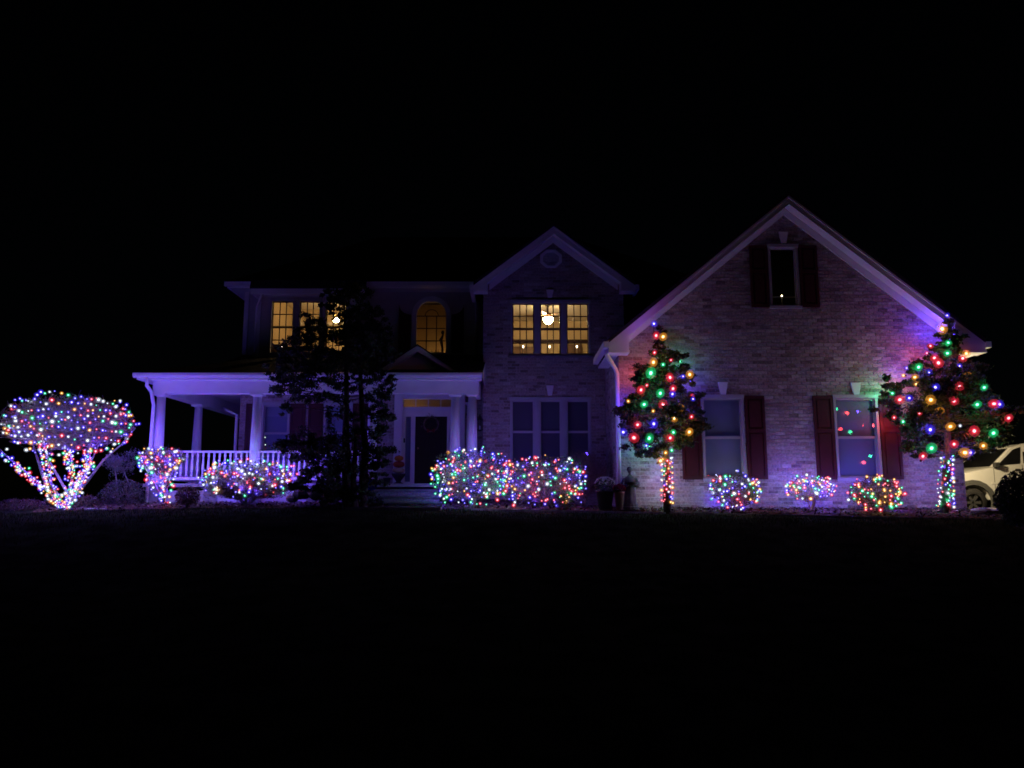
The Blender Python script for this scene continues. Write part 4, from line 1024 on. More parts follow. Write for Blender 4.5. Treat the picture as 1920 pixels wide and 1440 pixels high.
# dark unlit evergreen before the porch: layered pads on two stems
YD = 17.15
random.seed(71)
TD = [(618, 552, 10, 5), (612, 575, 12, 6), (640, 560, 16, 7), (660, 545, 16, 6), (680, 560, 16, 6), (650, 590, 22, 8), (682, 592, 20, 7), (705, 585, 14, 5), (585, 608, 16, 7), (565, 628, 16, 7), (600, 628, 20, 8), (638, 628, 22, 8), (672, 622, 24, 8), (706, 618, 16, 6), (718, 640, 16, 6),
      (540, 655, 18, 8), (572, 658, 22, 8), (612, 660, 24, 9), (652, 658, 26, 9), (692, 655, 24, 8), (722, 665, 14, 5), (528, 680, 16, 6), (560, 688, 22, 8), (600, 690, 24, 9), (645, 690, 26, 9), (690, 688, 22, 8), (515, 704, 14, 6), (545, 712, 20, 8), (580, 716, 22, 7), (622, 722, 20, 5), (655, 720, 18, 5), (700, 716, 20, 7), (728, 712, 12, 5),
      (520, 732, 15, 6), (558, 738, 18, 6), (590, 745, 18, 5), (628, 752, 18, 5), (690, 745, 18, 5), (716, 738, 14, 5), (532, 765, 10, 4), (650, 772, 20, 6), (700, 775, 18, 6), (725, 782, 13, 5), (618, 778, 12, 3),
      (545, 838, 18, 8), (575, 832, 24, 9), (612, 826, 24, 9), (648, 820, 24, 8), (690, 812, 18, 6), (720, 805, 12, 4), (560, 855, 16, 6), (600, 850, 22, 8), (640, 850, 24, 8), (690, 845, 22, 8), (722, 848, 16, 7), (715, 870, 14, 6), (590, 878, 14, 5), (625, 880, 18, 5), (670, 880, 20, 5), (570, 895, 16, 6), (600, 905, 18, 6), (630, 905, 18, 6), (700, 900, 14, 4), (645, 875, 20, 6), (620, 930, 16, 5), (685, 938, 16, 5), (640, 915, 16, 5), (680, 920, 18, 6), (655, 935, 14, 6), (700, 880, 10, 3), (560, 912, 12, 4), (612, 935, 10, 4)]
bd = P(664, 945, YD); bd.z = ground(bd.x, YD) - .05
tr_ = [[P(652, 950, YD), P(648, 840, YD), P(650, 720, YD), P(645, 560, YD)], [P(680, 948, YD + .1), P(684, 840, YD + .1), P(676, 720, YD + .1), P(672, 580, YD)], [P(664, 950, YD), P(662, 900, YD + .05), P(668, 800, YD)]]
for s_ in tr_: s_[0].z = bd.z
evergreen('tall unlit black evergreen with layered ragged branches standing before the porch', bd, [(c_, r_ * 1.16, int(n_ * 1.6) + 2) for c_, r_, n_ in tier_list(YD, TD, .5, 6)], 73, .12, 'bark', 46, .075, None, tr_)

# ------------------------------------------------------------------ lit shrubs
def ell_pts(c, rx, ry, rz, rows, jit, seed, lo=-.75, hi=.95, span=2.0, dens=14., out=.02, pw=1.0):
    """net of lights draped over the front of an ellipsoid"""
    random.seed(seed); pts = []
    for j in range(rows):
        s = lo + (hi - lo) * (j + .5) / rows; cr = math.sqrt(max(.02, 1 - s * s))
        n = max(3, int(dens * cr ** pw * span * rx)); rng = frange(-span / 2, span / 2, n)
        if j % 2: rng = rng[::-1]
        for a in rng:
            a += U(-jit, jit) * .42; ss = max(-.98, min(.99, s + U(-jit, jit) * .42)); cr2 = math.sqrt(1 - ss * ss)
            d = Vector((math.sin(a) * cr2 ** pw, -math.cos(a) * cr2 ** pw, ss)); k = U(.82, 1.03)
            pts.append((Vector(c) + Vector((d.x * rx, d.y * ry, d.z * rz)) * k + d * out, d))
    return pts
def shrub(name, label, base, c, rx, ry, rz, ntw, nlf, mats, lsize, seed, stems=5, group=None, low=-.8, tw='twig', cat='shrub', inner=.6, pw=1.0):
    random.seed(seed); t = thing(name, label, cat, base, group); base = Vector(base); c = Vector(c)
    b = MB()
    for k in range(stems):
        a = U(0, 6.28); e = c + Vector((math.cos(a) * rx * .55, math.sin(a) * ry * .55, U(-.2, .4) * rz))
        b.tube([base + Vector((U(-.03, .03), U(-.03, .03), 0)), base.lerp(e, .5) + Vector((U(-.05, .05), U(-.05, .05), 0)), e], [.018, .013, .006], 6, 0, False)
    b.build('stem', M[tw], t, True)
    b = MB(); twig_ball(b, base.lerp(c, .3), c, rx, ry, rz, ntw, .006, low); b.build('twigs', M[tw], t, kind='stuff')
    if nlf:
        b = MB()
        for k in range(nlf):
            while True:
                d = Vector((U(-1, 1), U(-1, 1), U(low, 1)))
                if inner < d.length < 1: break
            w = 1 + .16 * noise.noise(d * 2.5 + c); fl = min(1.7, max(.05, 1 - d.z * d.z) ** ((pw - 1) / 2)) if d.length > .5 else 1
            d = Vector((d.x * fl, d.y * fl, d.z))
            leaf(b, c + Vector((d.x * rx, d.y * ry, d.z * rz)) * w, lsize, random.choice(range(len(mats))))
        b.build('foliage', [M[m] for m in mats], t)
    return t
G = 'mini light strings on the shrubs'
# A: vase-shaped tree at far left
YA = 17.0
random.seed(81)
ba = P(126, 958, YA); ba.z = ground(ba.x, YA) - .03
va = thing('vase_shaped_tree', 'leafless vase-shaped small tree wrapped in mini lights at far left', 'tree', ba)
stems = [[(125, 955, 0), (88, 915, -.1), (58, 885, -.2), (22, 850, -.3), (-15, 810, -.3)], [(122, 953, 0), (108, 905, -.25), (106, 860, -.3), (98, 815, -.4), (90, 780, -.4)], [(126, 953, 0), (133, 880, .1), (122, 835, .15), (130, 790, .2)],
         [(128, 955, 0), (160, 908, -.15), (178, 875, -.2), (182, 842, -.3), (190, 800, -.3)], [(128, 950, 0), (142, 900, .2), (160, 858, .3), (175, 820, .35)], [(150, 920, .0), (190, 862, .1), (222, 832, .15), (246, 800, .2)], [(80, 908, .1), (55, 860, .3), (40, 830, .4), (30, 800, .4)], [(125, 930, .1), (80, 860, .2), (70, 830, .3)]]
SV = []
b = MB()
for s_ in stems:
    pp = [P(u, v, YA) + Vector((0, dy, 0)) for u, v, dy in s_]; SV.append(pp)
    b.tube(pp, [.034 - .024 * i / (len(pp) - 1) for i in range(len(pp))], 8, 0, False)
b.build('stem', M['bark_pale'], va, True)
cA = P(127, 795, YA); rxA, rzA = 1.46, .66
b = MB(); low_c = P(127, 855, YA)
for k in range(1500):
    while True:
        d = Vector((U(-1, 1), U(-1, 1), U(-.9, 1)))
        if d.length < 1: break
    if R() < .6: d.normalize(); d *= U(.8, 1)
    if d.z < -.45: d.x *= .8
    e = cA + Vector((d.x * rxA, d.y * 1.1, d.z * rzA)); sp = random.choice(SV); s0 = sp[-1].lerp(e, U(.3, .7)) - Vector((0, 0, U(.0, .12)))
    m_ = s0.lerp(e, .55) + Vector((U(-.06, .06), U(-.06, .06), U(0, .08)))
    b.tube([s0, m_, e], [.007, .005, .002], 3, 0, False)
    for q in range(2):
        f = m_.lerp(e, R()); b.tube([f, f + Vector((U(-.1, .1), U(-.1, .1), U(-.02, .16)))], [.003, .0015], 3, 0, False)
b.build('twigs', M['twig'], va, kind='stuff')
b = MB()
for k in range(2600):
    while True:
        d = Vector((U(-1, 1), U(-1, 1), U(-.45, 1)))
        if .55 < d.length < 1: break
    leaf(b, cA + Vector((d.x * rxA, d.y * 1.1, d.z * rzA)), .04, 0)
b.build('leaf_remnant', [M['leaf_dry']], va, kind='stuff')
pts = []; random.seed(83)
for j, (v, hw) in enumerate(((741, 62), (752, 105), (766, 118), (780, 126), (795, 130), (808, 130), (821, 118), (833, 104), (845, 84))):
    n = int(hw / 4.6); rng = frange(-1.25, 1.25, n)
    if j % 2: rng = rng[::-1]
    for a in rng:
        x = 128 + hw * math.sin(a) * U(.95, 1.03); d = Vector((math.sin(a), -math.cos(a), .2))
        y = YA - 1.12 * math.cos(a) * (hw / 130); v2 = v + U(-5, 5) + 5 * math.sin(a * 1.7 + j)
        pts.append((P(x, v2, y) if y > 5 else cA, d))
string_lights('mini lights in loose rows across the crown of the far left vase-shaped tree', G, pts, ba, 5, 4, 1.0, 0, back_of(cA, rxA, 1.1, rzA * .8, 30, 84), .16, 2.2, COOL)
pts = []
for si, (sp, nn, tn) in enumerate(((SV[0], 62, 11), (SV[1], 62, 11), (SV[2], 50, 9), (SV[3], 62, 11), (SV[4], 40, 8))):
    L = len(sp) - 2
    for i in range(nn):
        k = i / nn * L; a = int(k); f = k - a; c = sp[a].lerp(sp[a + 1], f); an = tn * 2 * math.pi * i / nn + U(-.6, .6)
        d = Vector((math.cos(an), -abs(math.sin(an)) - .2, 0)).normalized(); pts.append((c + d * .11 * U(.6, 1.3), d))
string_lights('mini lights wound tightly round the stems of the far left vase-shaped tree', 'mini lights wrapped round trunks', pts, ba, 4.5, 5, .9, 0, [(SV[i][j] + Vector((0, .12, .08)), Vector((0, 1, 0))) for i in (0, 1, 2, 3) for j in (1, 2, 3)], .16, 1.8, COOL)

pts = []; random.seed(87)
for sp, nn in ((SV[0], 46), (SV[1], 40), (SV[2], 40), (SV[3], 46), (SV[4], 24)):
    L = (len(sp) - 1) * .62
    for i in range(nn):
        k = (i + U(-.3, .3)) / nn * L; k = max(0, k); a = int(k); c = sp[a].lerp(sp[a + 1], k - a); an = U(0, 6.28)
        d = Vector((math.cos(an), -abs(math.sin(an)) - .3, 0)).normalized(); pts.append((c + d * .13 * U(.5, 1.3), d))
string_lights('mini lights bunched where the stems of the far left vase-shaped tree meet the ground', 'mini lights wrapped round trunks', pts, ba, 4, 5, .85, 3, (), .2, .8, COOL)

# B: small vase shrub in front of the porch corner
YB = 17.3; bb_ = P(308, 942, YB); bb_.z = bed_z(bb_.x, YB) - .03; cB = P(304, 862, YB)
random.seed(91)
sb = thing('vase_shaped_shrub', 'small vase-shaped shrub with mini lights at left corner of the porch', 'shrub', bb_)
SB = []; b = MB()
for s_ in ([(308, 942, 0), (295, 910, -.1), (280, 885, -.1), (268, 862, -.1)], [(308, 942, 0), (310, 905, .05), (302, 875, .1), (300, 850, .1)], [(308, 942, 0), (318, 908, -.1), (324, 890, -.1), (338, 860, -.1)]):
    pp = [P(u, v, YB) + Vector((0, dy, 0)) for u, v, dy in s_]; SB.append(pp); b.tube(pp, [.022, .018, .012, .006], 6, 0, False)
b.build('stem', M['bark_pale'], sb, True)
b = MB(); twig_ball(b, P(306, 900, YB), P(305, 858, YB), .50, .45, .26, 420, .005, -.6); b.build('twigs', M['twig'], sb, kind='stuff')
b = MB()
for k in range(1300):
    while True:
        d = Vector((U(-1, 1), U(-1, 1), U(-.5, 1)))
        if .5 < d.length < 1: break
    leaf(b, P(304, 858, YB) + Vector((d.x * .52, d.y * .45, d.z * .25)), .04, random.choice((0, 1)))
b.build('foliage', [M['leaf'], M['leaf_grey']], sb)
pts = ell_pts(P(304, 861, YB), .50, .42, .29, 5, .6, 92, -.9, .8, 2.5, 14, .02, .6)
for sp, nn in ((SB[0], 26), (SB[1], 28), (SB[2], 28)):
    for i in range(nn):
        k = i / nn * 2.8; a = min(2, int(k)); c = sp[a].lerp(sp[a + 1], k - a); an = i * 2.1; d = Vector((math.cos(an), -abs(math.sin(an)) - .2, 0)).normalized(); pts.append((c + d * U(.05, .16), d))
string_lights('mini lights on the small vase-shaped shrub at left corner of the porch', G, pts, bb_, 8, 4, .95, 2, back_of(P(304, 862, YB), .45, .4, .26, 9, 94), .2, 1.6, COOL)

# C: low hedge before the railing
YC = 17.75; cC = P(467, 893, YC); bC = Vector((cC.x, YC, bed_z(cC.x, YC) - .03))
shrub('low_hedge', 'long low twiggy hedge with mini lights before the porch railing', bC, cC + Vector((0, 0, -.12)), 1.12, .42, .46, 1600, 4200, ('leaf_dry', 'leaf_grey', 'leaf_grey'), .045, 101, 9, pw=.5)
string_lights('mini lights on the long low hedge before the porch railing', G, ell_pts(cC + Vector((0, 0, -.04)), 1.10, .45, .42, 10, .9, 102, -.85, .95, 2.7, 6.6, .02, .5), bC, 8.5, 4, .95, 5, back_of(cC, 1.1, .45, .40, 20, 104), .2, 2.0, COOL)
# D, E: two big rounded shrubs right of the entrance
YD1 = 17.35; cD = P(886, 893, YD1); bD = Vector((cD.x, YD1, bed_z(cD.x, YD1) - .03))
shrub('rounded_shrub', 'large rounded green shrub with mini lights right of the front steps', bD, cD, .92, .62, .60, 500, 4200, ('leaf', 'leaf', 'needle2'), .05, 111, 6, 'two big lit shrubs', pw=.6)
string_lights('mini lights on the large rounded shrub right of the front steps', G, ell_pts(cD, .92, .64, .62, 13, .9, 112, -.9, .95, 2.7, 7.6, .02, .6), bD, 2.6, 5, .95, 1, back_of(cD, .86, .62, .58, 18, 114), .22, 2.0)
YE = 17.2; cE = P(1020, 902, YE); bE = Vector((cE.x, YE, bed_z(cE.x, YE) - .03))
shrub('rounded_shrub', 'looser spreading shrub with mini lights below the lower triple window', bE, cE, 1.0, .58, .56, 600, 2600, ('leaf', 'leaf', 'leaf_grey'), .05, 121, 7, 'two big lit shrubs', pw=.5)
string_lights('mini lights on the spreading shrub below the lower triple window', G, ell_pts(cE, 1.0, .6, .55, 11, 1.0, 122, -.95, .9, 2.7, 6.6, .02, .5), bE, .6, 5, .95, 3, back_of(cE, .9, .58, .52, 15, 124), .35, 1.6)
# bare twiggy shrub behind, dark mound
YF_ = 18.3; cF = P(1092, 885, YF_); bF = Vector((cF.x, YF_, bed_z(cF.x, YF_) - .03))
shrub('bare_shrub', 'bare brown twiggy shrub without lights under the right lower window', bF, cF, .62, .5, .55, 1500, 0, (), .03, 131, 8, tw='twig_brown')
YH = 16.95; cH = P(1056, 938, YH); bH = Vector((cH.x, YH, bed_z(cH.x, YH) - .02))
shrub('low_mound', 'small dark unlit mound of foliage at foot of the spreading lit shrub', bH, cH + Vector((0, 0, -.02)), .24, .22, .15, 80, 900, ('needle',), .035, 135, 3)
# three little shrubs at the garage wall
def small(label, lab2, u, v, ru, rv, Y, ntw, nlf, mats, seed, rows, dens, watts, low=-.8, tw='twig', name='ball_shrub', pal=COLS, front=1.3):
    c = P(u, v, Y); b0 = Vector((c.x, Y, bed_z(c.x, Y) - .03)); s = 85.5 * 17 / Y / 1.0
    shrub(name, label, b0, c, ru / s, ru / s * .85, rv / s, ntw, nlf, mats, .036, seed, 5, 'small shrubs along the garage wall', low, tw)
    string_lights(lab2, G, ell_pts(c, ru / s, ru / s * .87, rv / s, rows, .9, seed + 1, -.9 if low < -.5 else low, .92, 2.8, dens, .015), b0, watts * 1.9, 4, .92, seed % 7, back_of(c, ru / s, ru / s * .85, rv / s, 10, seed + 3), .55, front, pal)
small('dark red ball-shaped shrub with mini lights below the left garage window', 'mini lights on the ball shrub below the left garage window', 1378, 919, 48, 34, 16.35, 200, 2400, ('leaf_red', 'needle', 'leaf_dry'), 141, 8, 9.5, 1.9, front=.8)
small('open bare little shrub with mini lights between the two garage windows', 'mini lights on the bare shrub between the two garage windows', 1519, 915, 45, 25, 16.3, 260, 120, ('leaf_dry',), 145, 6, 12.5, 2.6, -.5, 'twig_brown', 'open_shrub', COOL, 2.0)
small('dark ball-shaped shrub with mini lights below the right garage window', 'mini lights on the ball shrub below the right garage window', 1641, 926, 49, 35, 16.1, 200, 2400, ('leaf_red', 'needle', 'leaf_red'), 149, 8, 9., 1.7, pal=['red', 'blue', 'amber', 'red', 'green', 'red', 'blue'], front=.7)

# ------------------------------------------------------------------ unlit plants, stones and ornaments
YU = 18.2; bu = P(225, 935, YU); bu.z = ground(bu.x, YU) - .02; random.seed(161)
ut = thing('puffball_topiary', 'unlit grey-green topiary with two thin trunks and puffy tops left of the porch', 'topiary', bu)
b = MB()
for s_ in ([(222, 932), (219, 905), (216, 880), (214, 865)], [(240, 930), (243, 912), (238, 898), (232, 885), (240, 870)]): b.tube([P(u, v, YU) for u, v in s_], [.02 - .003 * i for i in range(len(s_))], 6, 0, False)
b.build('trunk', M['bark_pale'], ut, True); b = MB()
for (u, v, r, n) in ((212, 862, 15, 26), (228, 866, 16, 28), (204, 870, 10, 12), (238, 880, 11, 14), (218, 876, 14, 20), (252, 852, 9, 10), (256, 866, 6, 6)):
    for k in range(n):
        p = P(u + random.gauss(0, r * .5), v + random.gauss(0, r * .4), YU) + Vector((0, random.gauss(0, .1), 0)); tuft(b, p, .09, 24, .035, .8, (0,))
b.build('foliage', [M['leaf_grey']], ut)
def bush(label, u, v, ru, rv, Y, mats, n, seed, name='round_bush', group=None, ls=.045, base_v=None):
    c = P(u, v, Y); s = F_PX / Y; b0 = Vector((c.x, Y, min(c.z - rv / s * .7, ground(c.x, Y) + .02)))
    return shrub(name, label, b0, c, ru / s, ru / s * .85, rv / s, 120, n, mats, ls, seed, 4, group, -.9)
bush('dark low round bush under the puffball topiary', 232, 928, 42, 30, 17.9, ('needle', 'leaf_grey'), 2200, 163)
bush('brown low bush between lit corner shrub and low hedge', 352, 930, 24, 19, 17.3, ('leaf_red', 'twig_brown'), 1300, 165)
bush('black round bush in the right foreground beside the drive', 1937, 937, 66, 55, 12.6, ('needle',), 9000, 167, ls=.06)
bush('low purplish ground shrub at far left edge below the lit tree', 40, 950, 50, 15, 17.2, ('leaf_red', 'leaf_dry'), 1500, 169, 'low_shrub')
bush('dim low mound just right of the lit tree base at far left', 165, 943, 20, 13, 17.5, ('leaf_dry', 'leaf_red'), 700, 171, 'low_shrub')
def rock(label, p, rx, ry, rz, seed, group='pale field stones by the porch'):
    random.seed(seed); b = MB(); b.ball((0, 0, 0), rx, ry, rz, 9, 6, 0, 0)
    b.v = [tuple(Vector(v) * (1 + .35 * noise.noise(Vector(v) * 4 + Vector((seed, 0, 0))))) for v in b.v]
    o = b.build('rock', M['stone']); o.location = p; o.rotation_euler = (0, 0, U(0, 3)); tag(o, label, 'rock', group)
for k, (u, v, rx, rz, lb) in enumerate(((566, 928, .22, .13, 'angular pale stone nearest the low hedge in the porch rockery'), (590, 926, .25, .15, 'broad pale stone in the rockery left of the dark tree trunks'), (612, 917, .33, .11, 'long flat pale slab on top of the porch rockery'), (626, 933, .15, .13, 'upright pale stone leaning beside the dark tree trunks'), (548, 934, .14, .1, 'small pale stone at the right foot of the low hedge'), (694, 926, .06, .05, 'tiny pale stone under the blue yard sign'))):
    p = P(u, v, 17.6); rock(lb, p, rx, .18 if rx > .1 else .06, rz, 180 + k)
for k, (u, lb) in enumerate(((166, 'left small pale stone beside the far left lit tree'), (178, 'middle small pale stone beside the far left lit tree'), (192, 'right small pale stone beside the far left lit tree'))):
    p = P(u, 952, 16.9); p.z = ground(p.x, 16.9) + .03; rock(lb, p, .09, .08, .035, 190 + k, 'small pale stones by the far left tree')
for k, (u, lb, rr) in enumerate(((1836, 'pale flat stone at the garage corner by the drive', .2), (1862, 'long pale flat stone beside the drive and the black bush', .26))):
    p = P(u, 957, 15.9); rock(lb, p, rr, .16, .06, 196 + k, 'pale stones by the drive')

def mum(label, u, v0, v1, ru, Y, potm, petal, top, seed, lm='needle'):
    random.seed(seed); s = F_PX / Y; c = P(u, v0 + ru * .95, Y); zb = bed_z(c.x, Y); r = ru / s
    t = thing('potted_mum', label, 'potted plant', (c.x, Y, zb), 'potted mums by the garage corner')
    h = max(.12, c.z - zb - r * .35); b = MB(); b.lathe([(r * .55, 0), (r * .8, h * .92), (r * .86, h * .92), (r * .86, h), (r * .7, h), (r * .65, h * .9)], (c.x, Y, zb), 16); b.build('pot', M[potm], t, True)
    b = MB()
    for k in range(900):
        d = Vector((random.gauss(0, 1), random.gauss(0, 1), random.gauss(0, 1))).normalized() * U(.8, .97)
        leaf(b, c + Vector((d.x * r, d.y * r, d.z * r * .85)), .035, 0)
    b.build('foliage', [M[lm]], t); b = MB()
    for k in range(420):
        d = Vector((random.gauss(0, 1), random.gauss(0, 1), random.gauss(0, 1))).normalized()
        if d.z < top: continue
        p = c + Vector((d.x * r, d.y * r, d.z * r * .88))
        for q in range(4): leaf(b, p + Vector((U(-1, 1), U(-1, 1), U(-1, 1))) * .012, .028, 0)
    b.build('blossom', [M[petal]], t, kind='stuff')
mum('large potted mum with cream blossoms left of the garage corner statue', 1134, 893, 945, 20.5, 16.75, 'pot_dark', 'petal_white', .25, 201)
mum('smaller potted crimson mum in a tapered pinkish pot beside the statue', 1161, 907, 945, 11.5, 16.65, 'pot_pink', 'petal_red', -.1, 203, 'leaf_red')
# robed garden statue
YS = 16.8; sp_ = P(1182, 945, YS); zb = bed_z(sp_.x, YS); H = P(1182, 874, YS).z - zb; x0 = sp_.x
st = thing('garden_statue', 'dark robed garden statue holding a bowl at the garage corner', 'statue', (x0, YS, zb))
b = MB(); b.lathe([(.19, 0), (.19, .05), (.165, .06), (.16, .12)], (x0, YS, zb), 14); b.build('plinth', M['bronze'], st)
b = MB(); n = 26; prof = [(.13, .12), (.125, .2), (.115, .35), (.10, .48), (.115, .58), (.13, .66), (.12, .72), (.055, .77), (.035, .80)]
i0 = 0
for r, z in prof:
    for j in range(n):
        a = 2 * math.pi * j / n; fold = 1 + (.07 * math.sin(a * 7) if z < .5 else 0)
        b.v.append((x0 + r * fold * math.cos(a) * 1.05, YS + r * fold * math.sin(a) * .75, zb + z * H / 1.0))
for k in range(len(prof) - 1):
    for j in range(n):
        a, c = k * n + j, k * n + (j + 1) % n; b.f.append((a, c, c + n, a + n)); b.m.append(0)
b.build('robe', M['bronze'], st, True)
b = MB(); b.ball((x0 - .005, YS - .01, zb + H * .90), .047, .052, .066, 12, 8); b.ball((x0 - .005, YS - .062, zb + H * .89), .01, .014, .014, 6, 4)
b.lathe([(.03, 0), (.028, .06)], (x0, YS, zb + H * .79), 10); b.build('head', M['bronze'], st, True)
b = MB(); b.ball((x0 - .005, YS + .012, zb + H * .925), .056, .056, .062, 12, 8); b.build('hair', M['metal_dark'], st, True)
for s in (-1, 1):
    b = MB(); b.tube([(x0 + s * .11, YS, zb + H * .70), (x0 + s * .165, YS - .03, zb + H * .60), (x0 + s * .15, YS - .09, zb + H * .53), (x0 + s * .06, YS - .145, zb + H * .555)], [.045, .046, .04, .026], 9); b.build('arm', M['bronze'], st, True)
b = MB(); b.lathe([(.03, 0), (.09, .03), (.125, .075), (.13, .085), (.10, .07), (.03, .03)], (x0 + .03, YS - .17, zb + H * .54), 14); b.build('bowl', M['bronze'], st, True)

# yard sign
YSg = 17.4; sc_ = P(695.5, 909, YSg); zb = bed_z(sc_.x, YSg)
sg = thing('yard_sign', 'small blue octagonal security sign on a stake beside the front steps', 'sign', (sc_.x, YSg, zb))
b = MB(); r = .145; b.prism([(sc_.x + r * math.cos(math.pi / 8 + k * math.pi / 4), sc_.z + r * math.sin(math.pi / 8 + k * math.pi / 4)) for k in range(8)], YSg - .006, YSg + .006); b.build('sign_face', M['sign_blue'], sg)
b = MB(); b.tube([(sc_.x, YSg + .015, zb - .1), (sc_.x, YSg + .015, sc_.z + .08)], .008, 6); b.build('stake', M['metal_dark'], sg)
def strokes(mb, segs, ox, oz, h, w, Y, th):
    for (xa, za), (xb, zb_) in segs:
        a = Vector((ox + xa * w, oz + za * h)); c = Vector((ox + xb * w, oz + zb_ * h)); d = (c - a).normalized(); nn = Vector((-d.y, d.x)) * th / 2; a -= d * th / 2; c += d * th / 2
        mb.prism([tuple(a + nn), tuple(a - nn), tuple(c - nn), tuple(c + nn)], Y - .002, Y)
b = MB(); hh, ww = .085, .06
strokes(b, [((0, 0), (.5, 1))], sc_.x - .105, sc_.z - .04, hh, ww, YSg - .0085, .014); strokes(b, [((.5, 1), (1, 0)), ], sc_.x - .105, sc_.z - .04, hh, ww, YSg - .0107, .014); strokes(b, [((.25, .35), (.75, .35))], sc_.x - .105, sc_.z - .04, hh, ww, YSg - .0129, .014)
strokes(b, [((0, 0), (0, 1)), ((1, .3), (1, .7))], sc_.x - .028, sc_.z - .04, hh, ww * .85, YSg - .0085, .014); strokes(b, [((0, 1), (.6, 1)), ((.6, 0), (0, 0))], sc_.x - .028, sc_.z - .04, hh, ww * .85, YSg - .0107, .014); strokes(b, [((.6, 1), (1, .7)), ((1, .3), (.6, 0))], sc_.x - .028, sc_.z - .04, hh, ww * .85, YSg - .0129, .014)
strokes(b, [((0, 1), (1, 1))], sc_.x + .045, sc_.z - .04, hh, ww, YSg - .0085, .014); strokes(b, [((.5, 0), (.5, 1))], sc_.x + .045, sc_.z - .04, hh, ww, YSg - .0107, .014)
b.build('lettering', M['sign_white'], sg)
# stacked pumpkins in an urn by the door, small pot, loose pumpkin
def pumpkin_mesh(mb, c, r, hz, m=0):
    c = Vector(c); n = 28; i0 = len(mb.v); nv = 8
    for a in range(nv + 1):
        ph = math.pi * a / nv
        for j in range(n):
            t = 2 * math.pi * j / n; k = 1 - .09 * (abs(math.sin(t * 5)) < .35)
            mb.v.append((c.x + r * k * math.sin(ph) * math.cos(t), c.y + r * k * math.sin(ph) * math.sin(t), c.z + hz * math.cos(ph) * (1 - .18 * (1 - math.sin(ph)))))
    for a in range(nv):
        for j in range(n):
            p, q = i0 + a * n + j, i0 + a * n + (j + 1) % n; mb.f.append((p, p + n, q + n, q)); mb.m.append(m)
YU_ = 20.3; uc = P(747, 905, YU_); zb = FZ
ur = thing('urn', 'dark urn holding the stacked pumpkins left of the front door', 'urn', (uc.x, YU_, zb))
b = MB(); b.lathe([(.14, 0), (.14, .04), (.06, .08), (.08, .12), (.17, .24), (.19, .30), (.15, .30), (.1, .25)], (uc.x, YU_, zb), 16); b.build('urn_body', M['pot_dark'], ur, True)
z = zb + .30
for nm, r, hz, m, lb in (('pumpkin', .165, .085, 'pumpkin_pale', 'pale pumpkin at the bottom of the stack in the urn'), ('pumpkin', .155, .10, 'pumpkin_red', 'red-orange pumpkin in the middle of the stack in the urn'), ('pumpkin', .12, .085, 'pumpkin', 'orange pumpkin on top of the stack in the urn')):
    p = thing('pumpkin', lb, 'pumpkin', (uc.x, YU_, z), 'pumpkins stacked in the urn'); b = MB(); pumpkin_mesh(b, (uc.x, YU_, z + hz * .9), r, hz); b.build('rind', M[m], p, True)
    b = MB(); b.tube([(uc.x, YU_, z + hz * 1.6), (uc.x + .01, YU_, z + hz * 1.95)], [.02, .012], 6); b.build('stalk', M['bark'], p)
    z += hz * 1.72
q = P(617, 884, 19.0); p = thing('pumpkin', 'single orange pumpkin behind the porch railing near the dark tree', 'pumpkin', (q.x, 19.0, FZ)); b = MB(); pumpkin_mesh(b, (q.x, 19.0, q.z), .10, .09); b.build('rind', M['pumpkin'], p, True)
b = MB(); b.tube([(q.x, 19, q.z + .07), (q.x + .01, 19, q.z + .12)], [.018, .01], 6); b.build('stalk', M['bark'], p)
b = MB(); b.lathe([(.09, .0), (.09, max(.02, q.z - .08 - FZ))], (q.x, 19.0, FZ), 12); tag(b.build('plant_stand', M['wood_mid']), 'low round stand under the single porch pumpkin', 'stand')
q = P(725, 909, 19.6); b = MB(); b.lathe([(.07, 0), (.1, .16), (.11, .17), (.08, .17), (.07, .14)], (q.x, 19.6, FZ), 14); tag(b.build('flower_pot', M['pot_dark'], None, True), 'small empty dark pot on the porch left of the urn', 'pot')
# tiny lit tree inside the left porch window
q = P(493, 845, YW + .09)
b = MB(); t = thing('tabletop_tree', 'tiny tabletop tree with white lights inside the left porch window', 'tree', (q.x + .06, YW + .1, pw0[2] + .06))
for k in range(60):
    z = pw0[2] + .08 + R() * .42; r = .10 * (1 - (z - pw0[2] - .08) / .46); a = U(0, 6.28); leaf(b, Vector((q.x + .06 + r * math.cos(a), YW + .09 + r * .1 * math.sin(a), z)), .035)
b.build('foliage', M['needle'], t); b = MB(); em = emit('fairy_glow', (.75, 1, .9), 3, False)
for (u, v) in ((491.5, 817), (497, 820), (492, 827), (497.5, 834), (490.5, 838), (494, 842)):
    c_ = P(u, v, YW + .082); b.ball(c_, .011, .006, .011, 6, 4)
b.build('fairy_bulb', em, t)

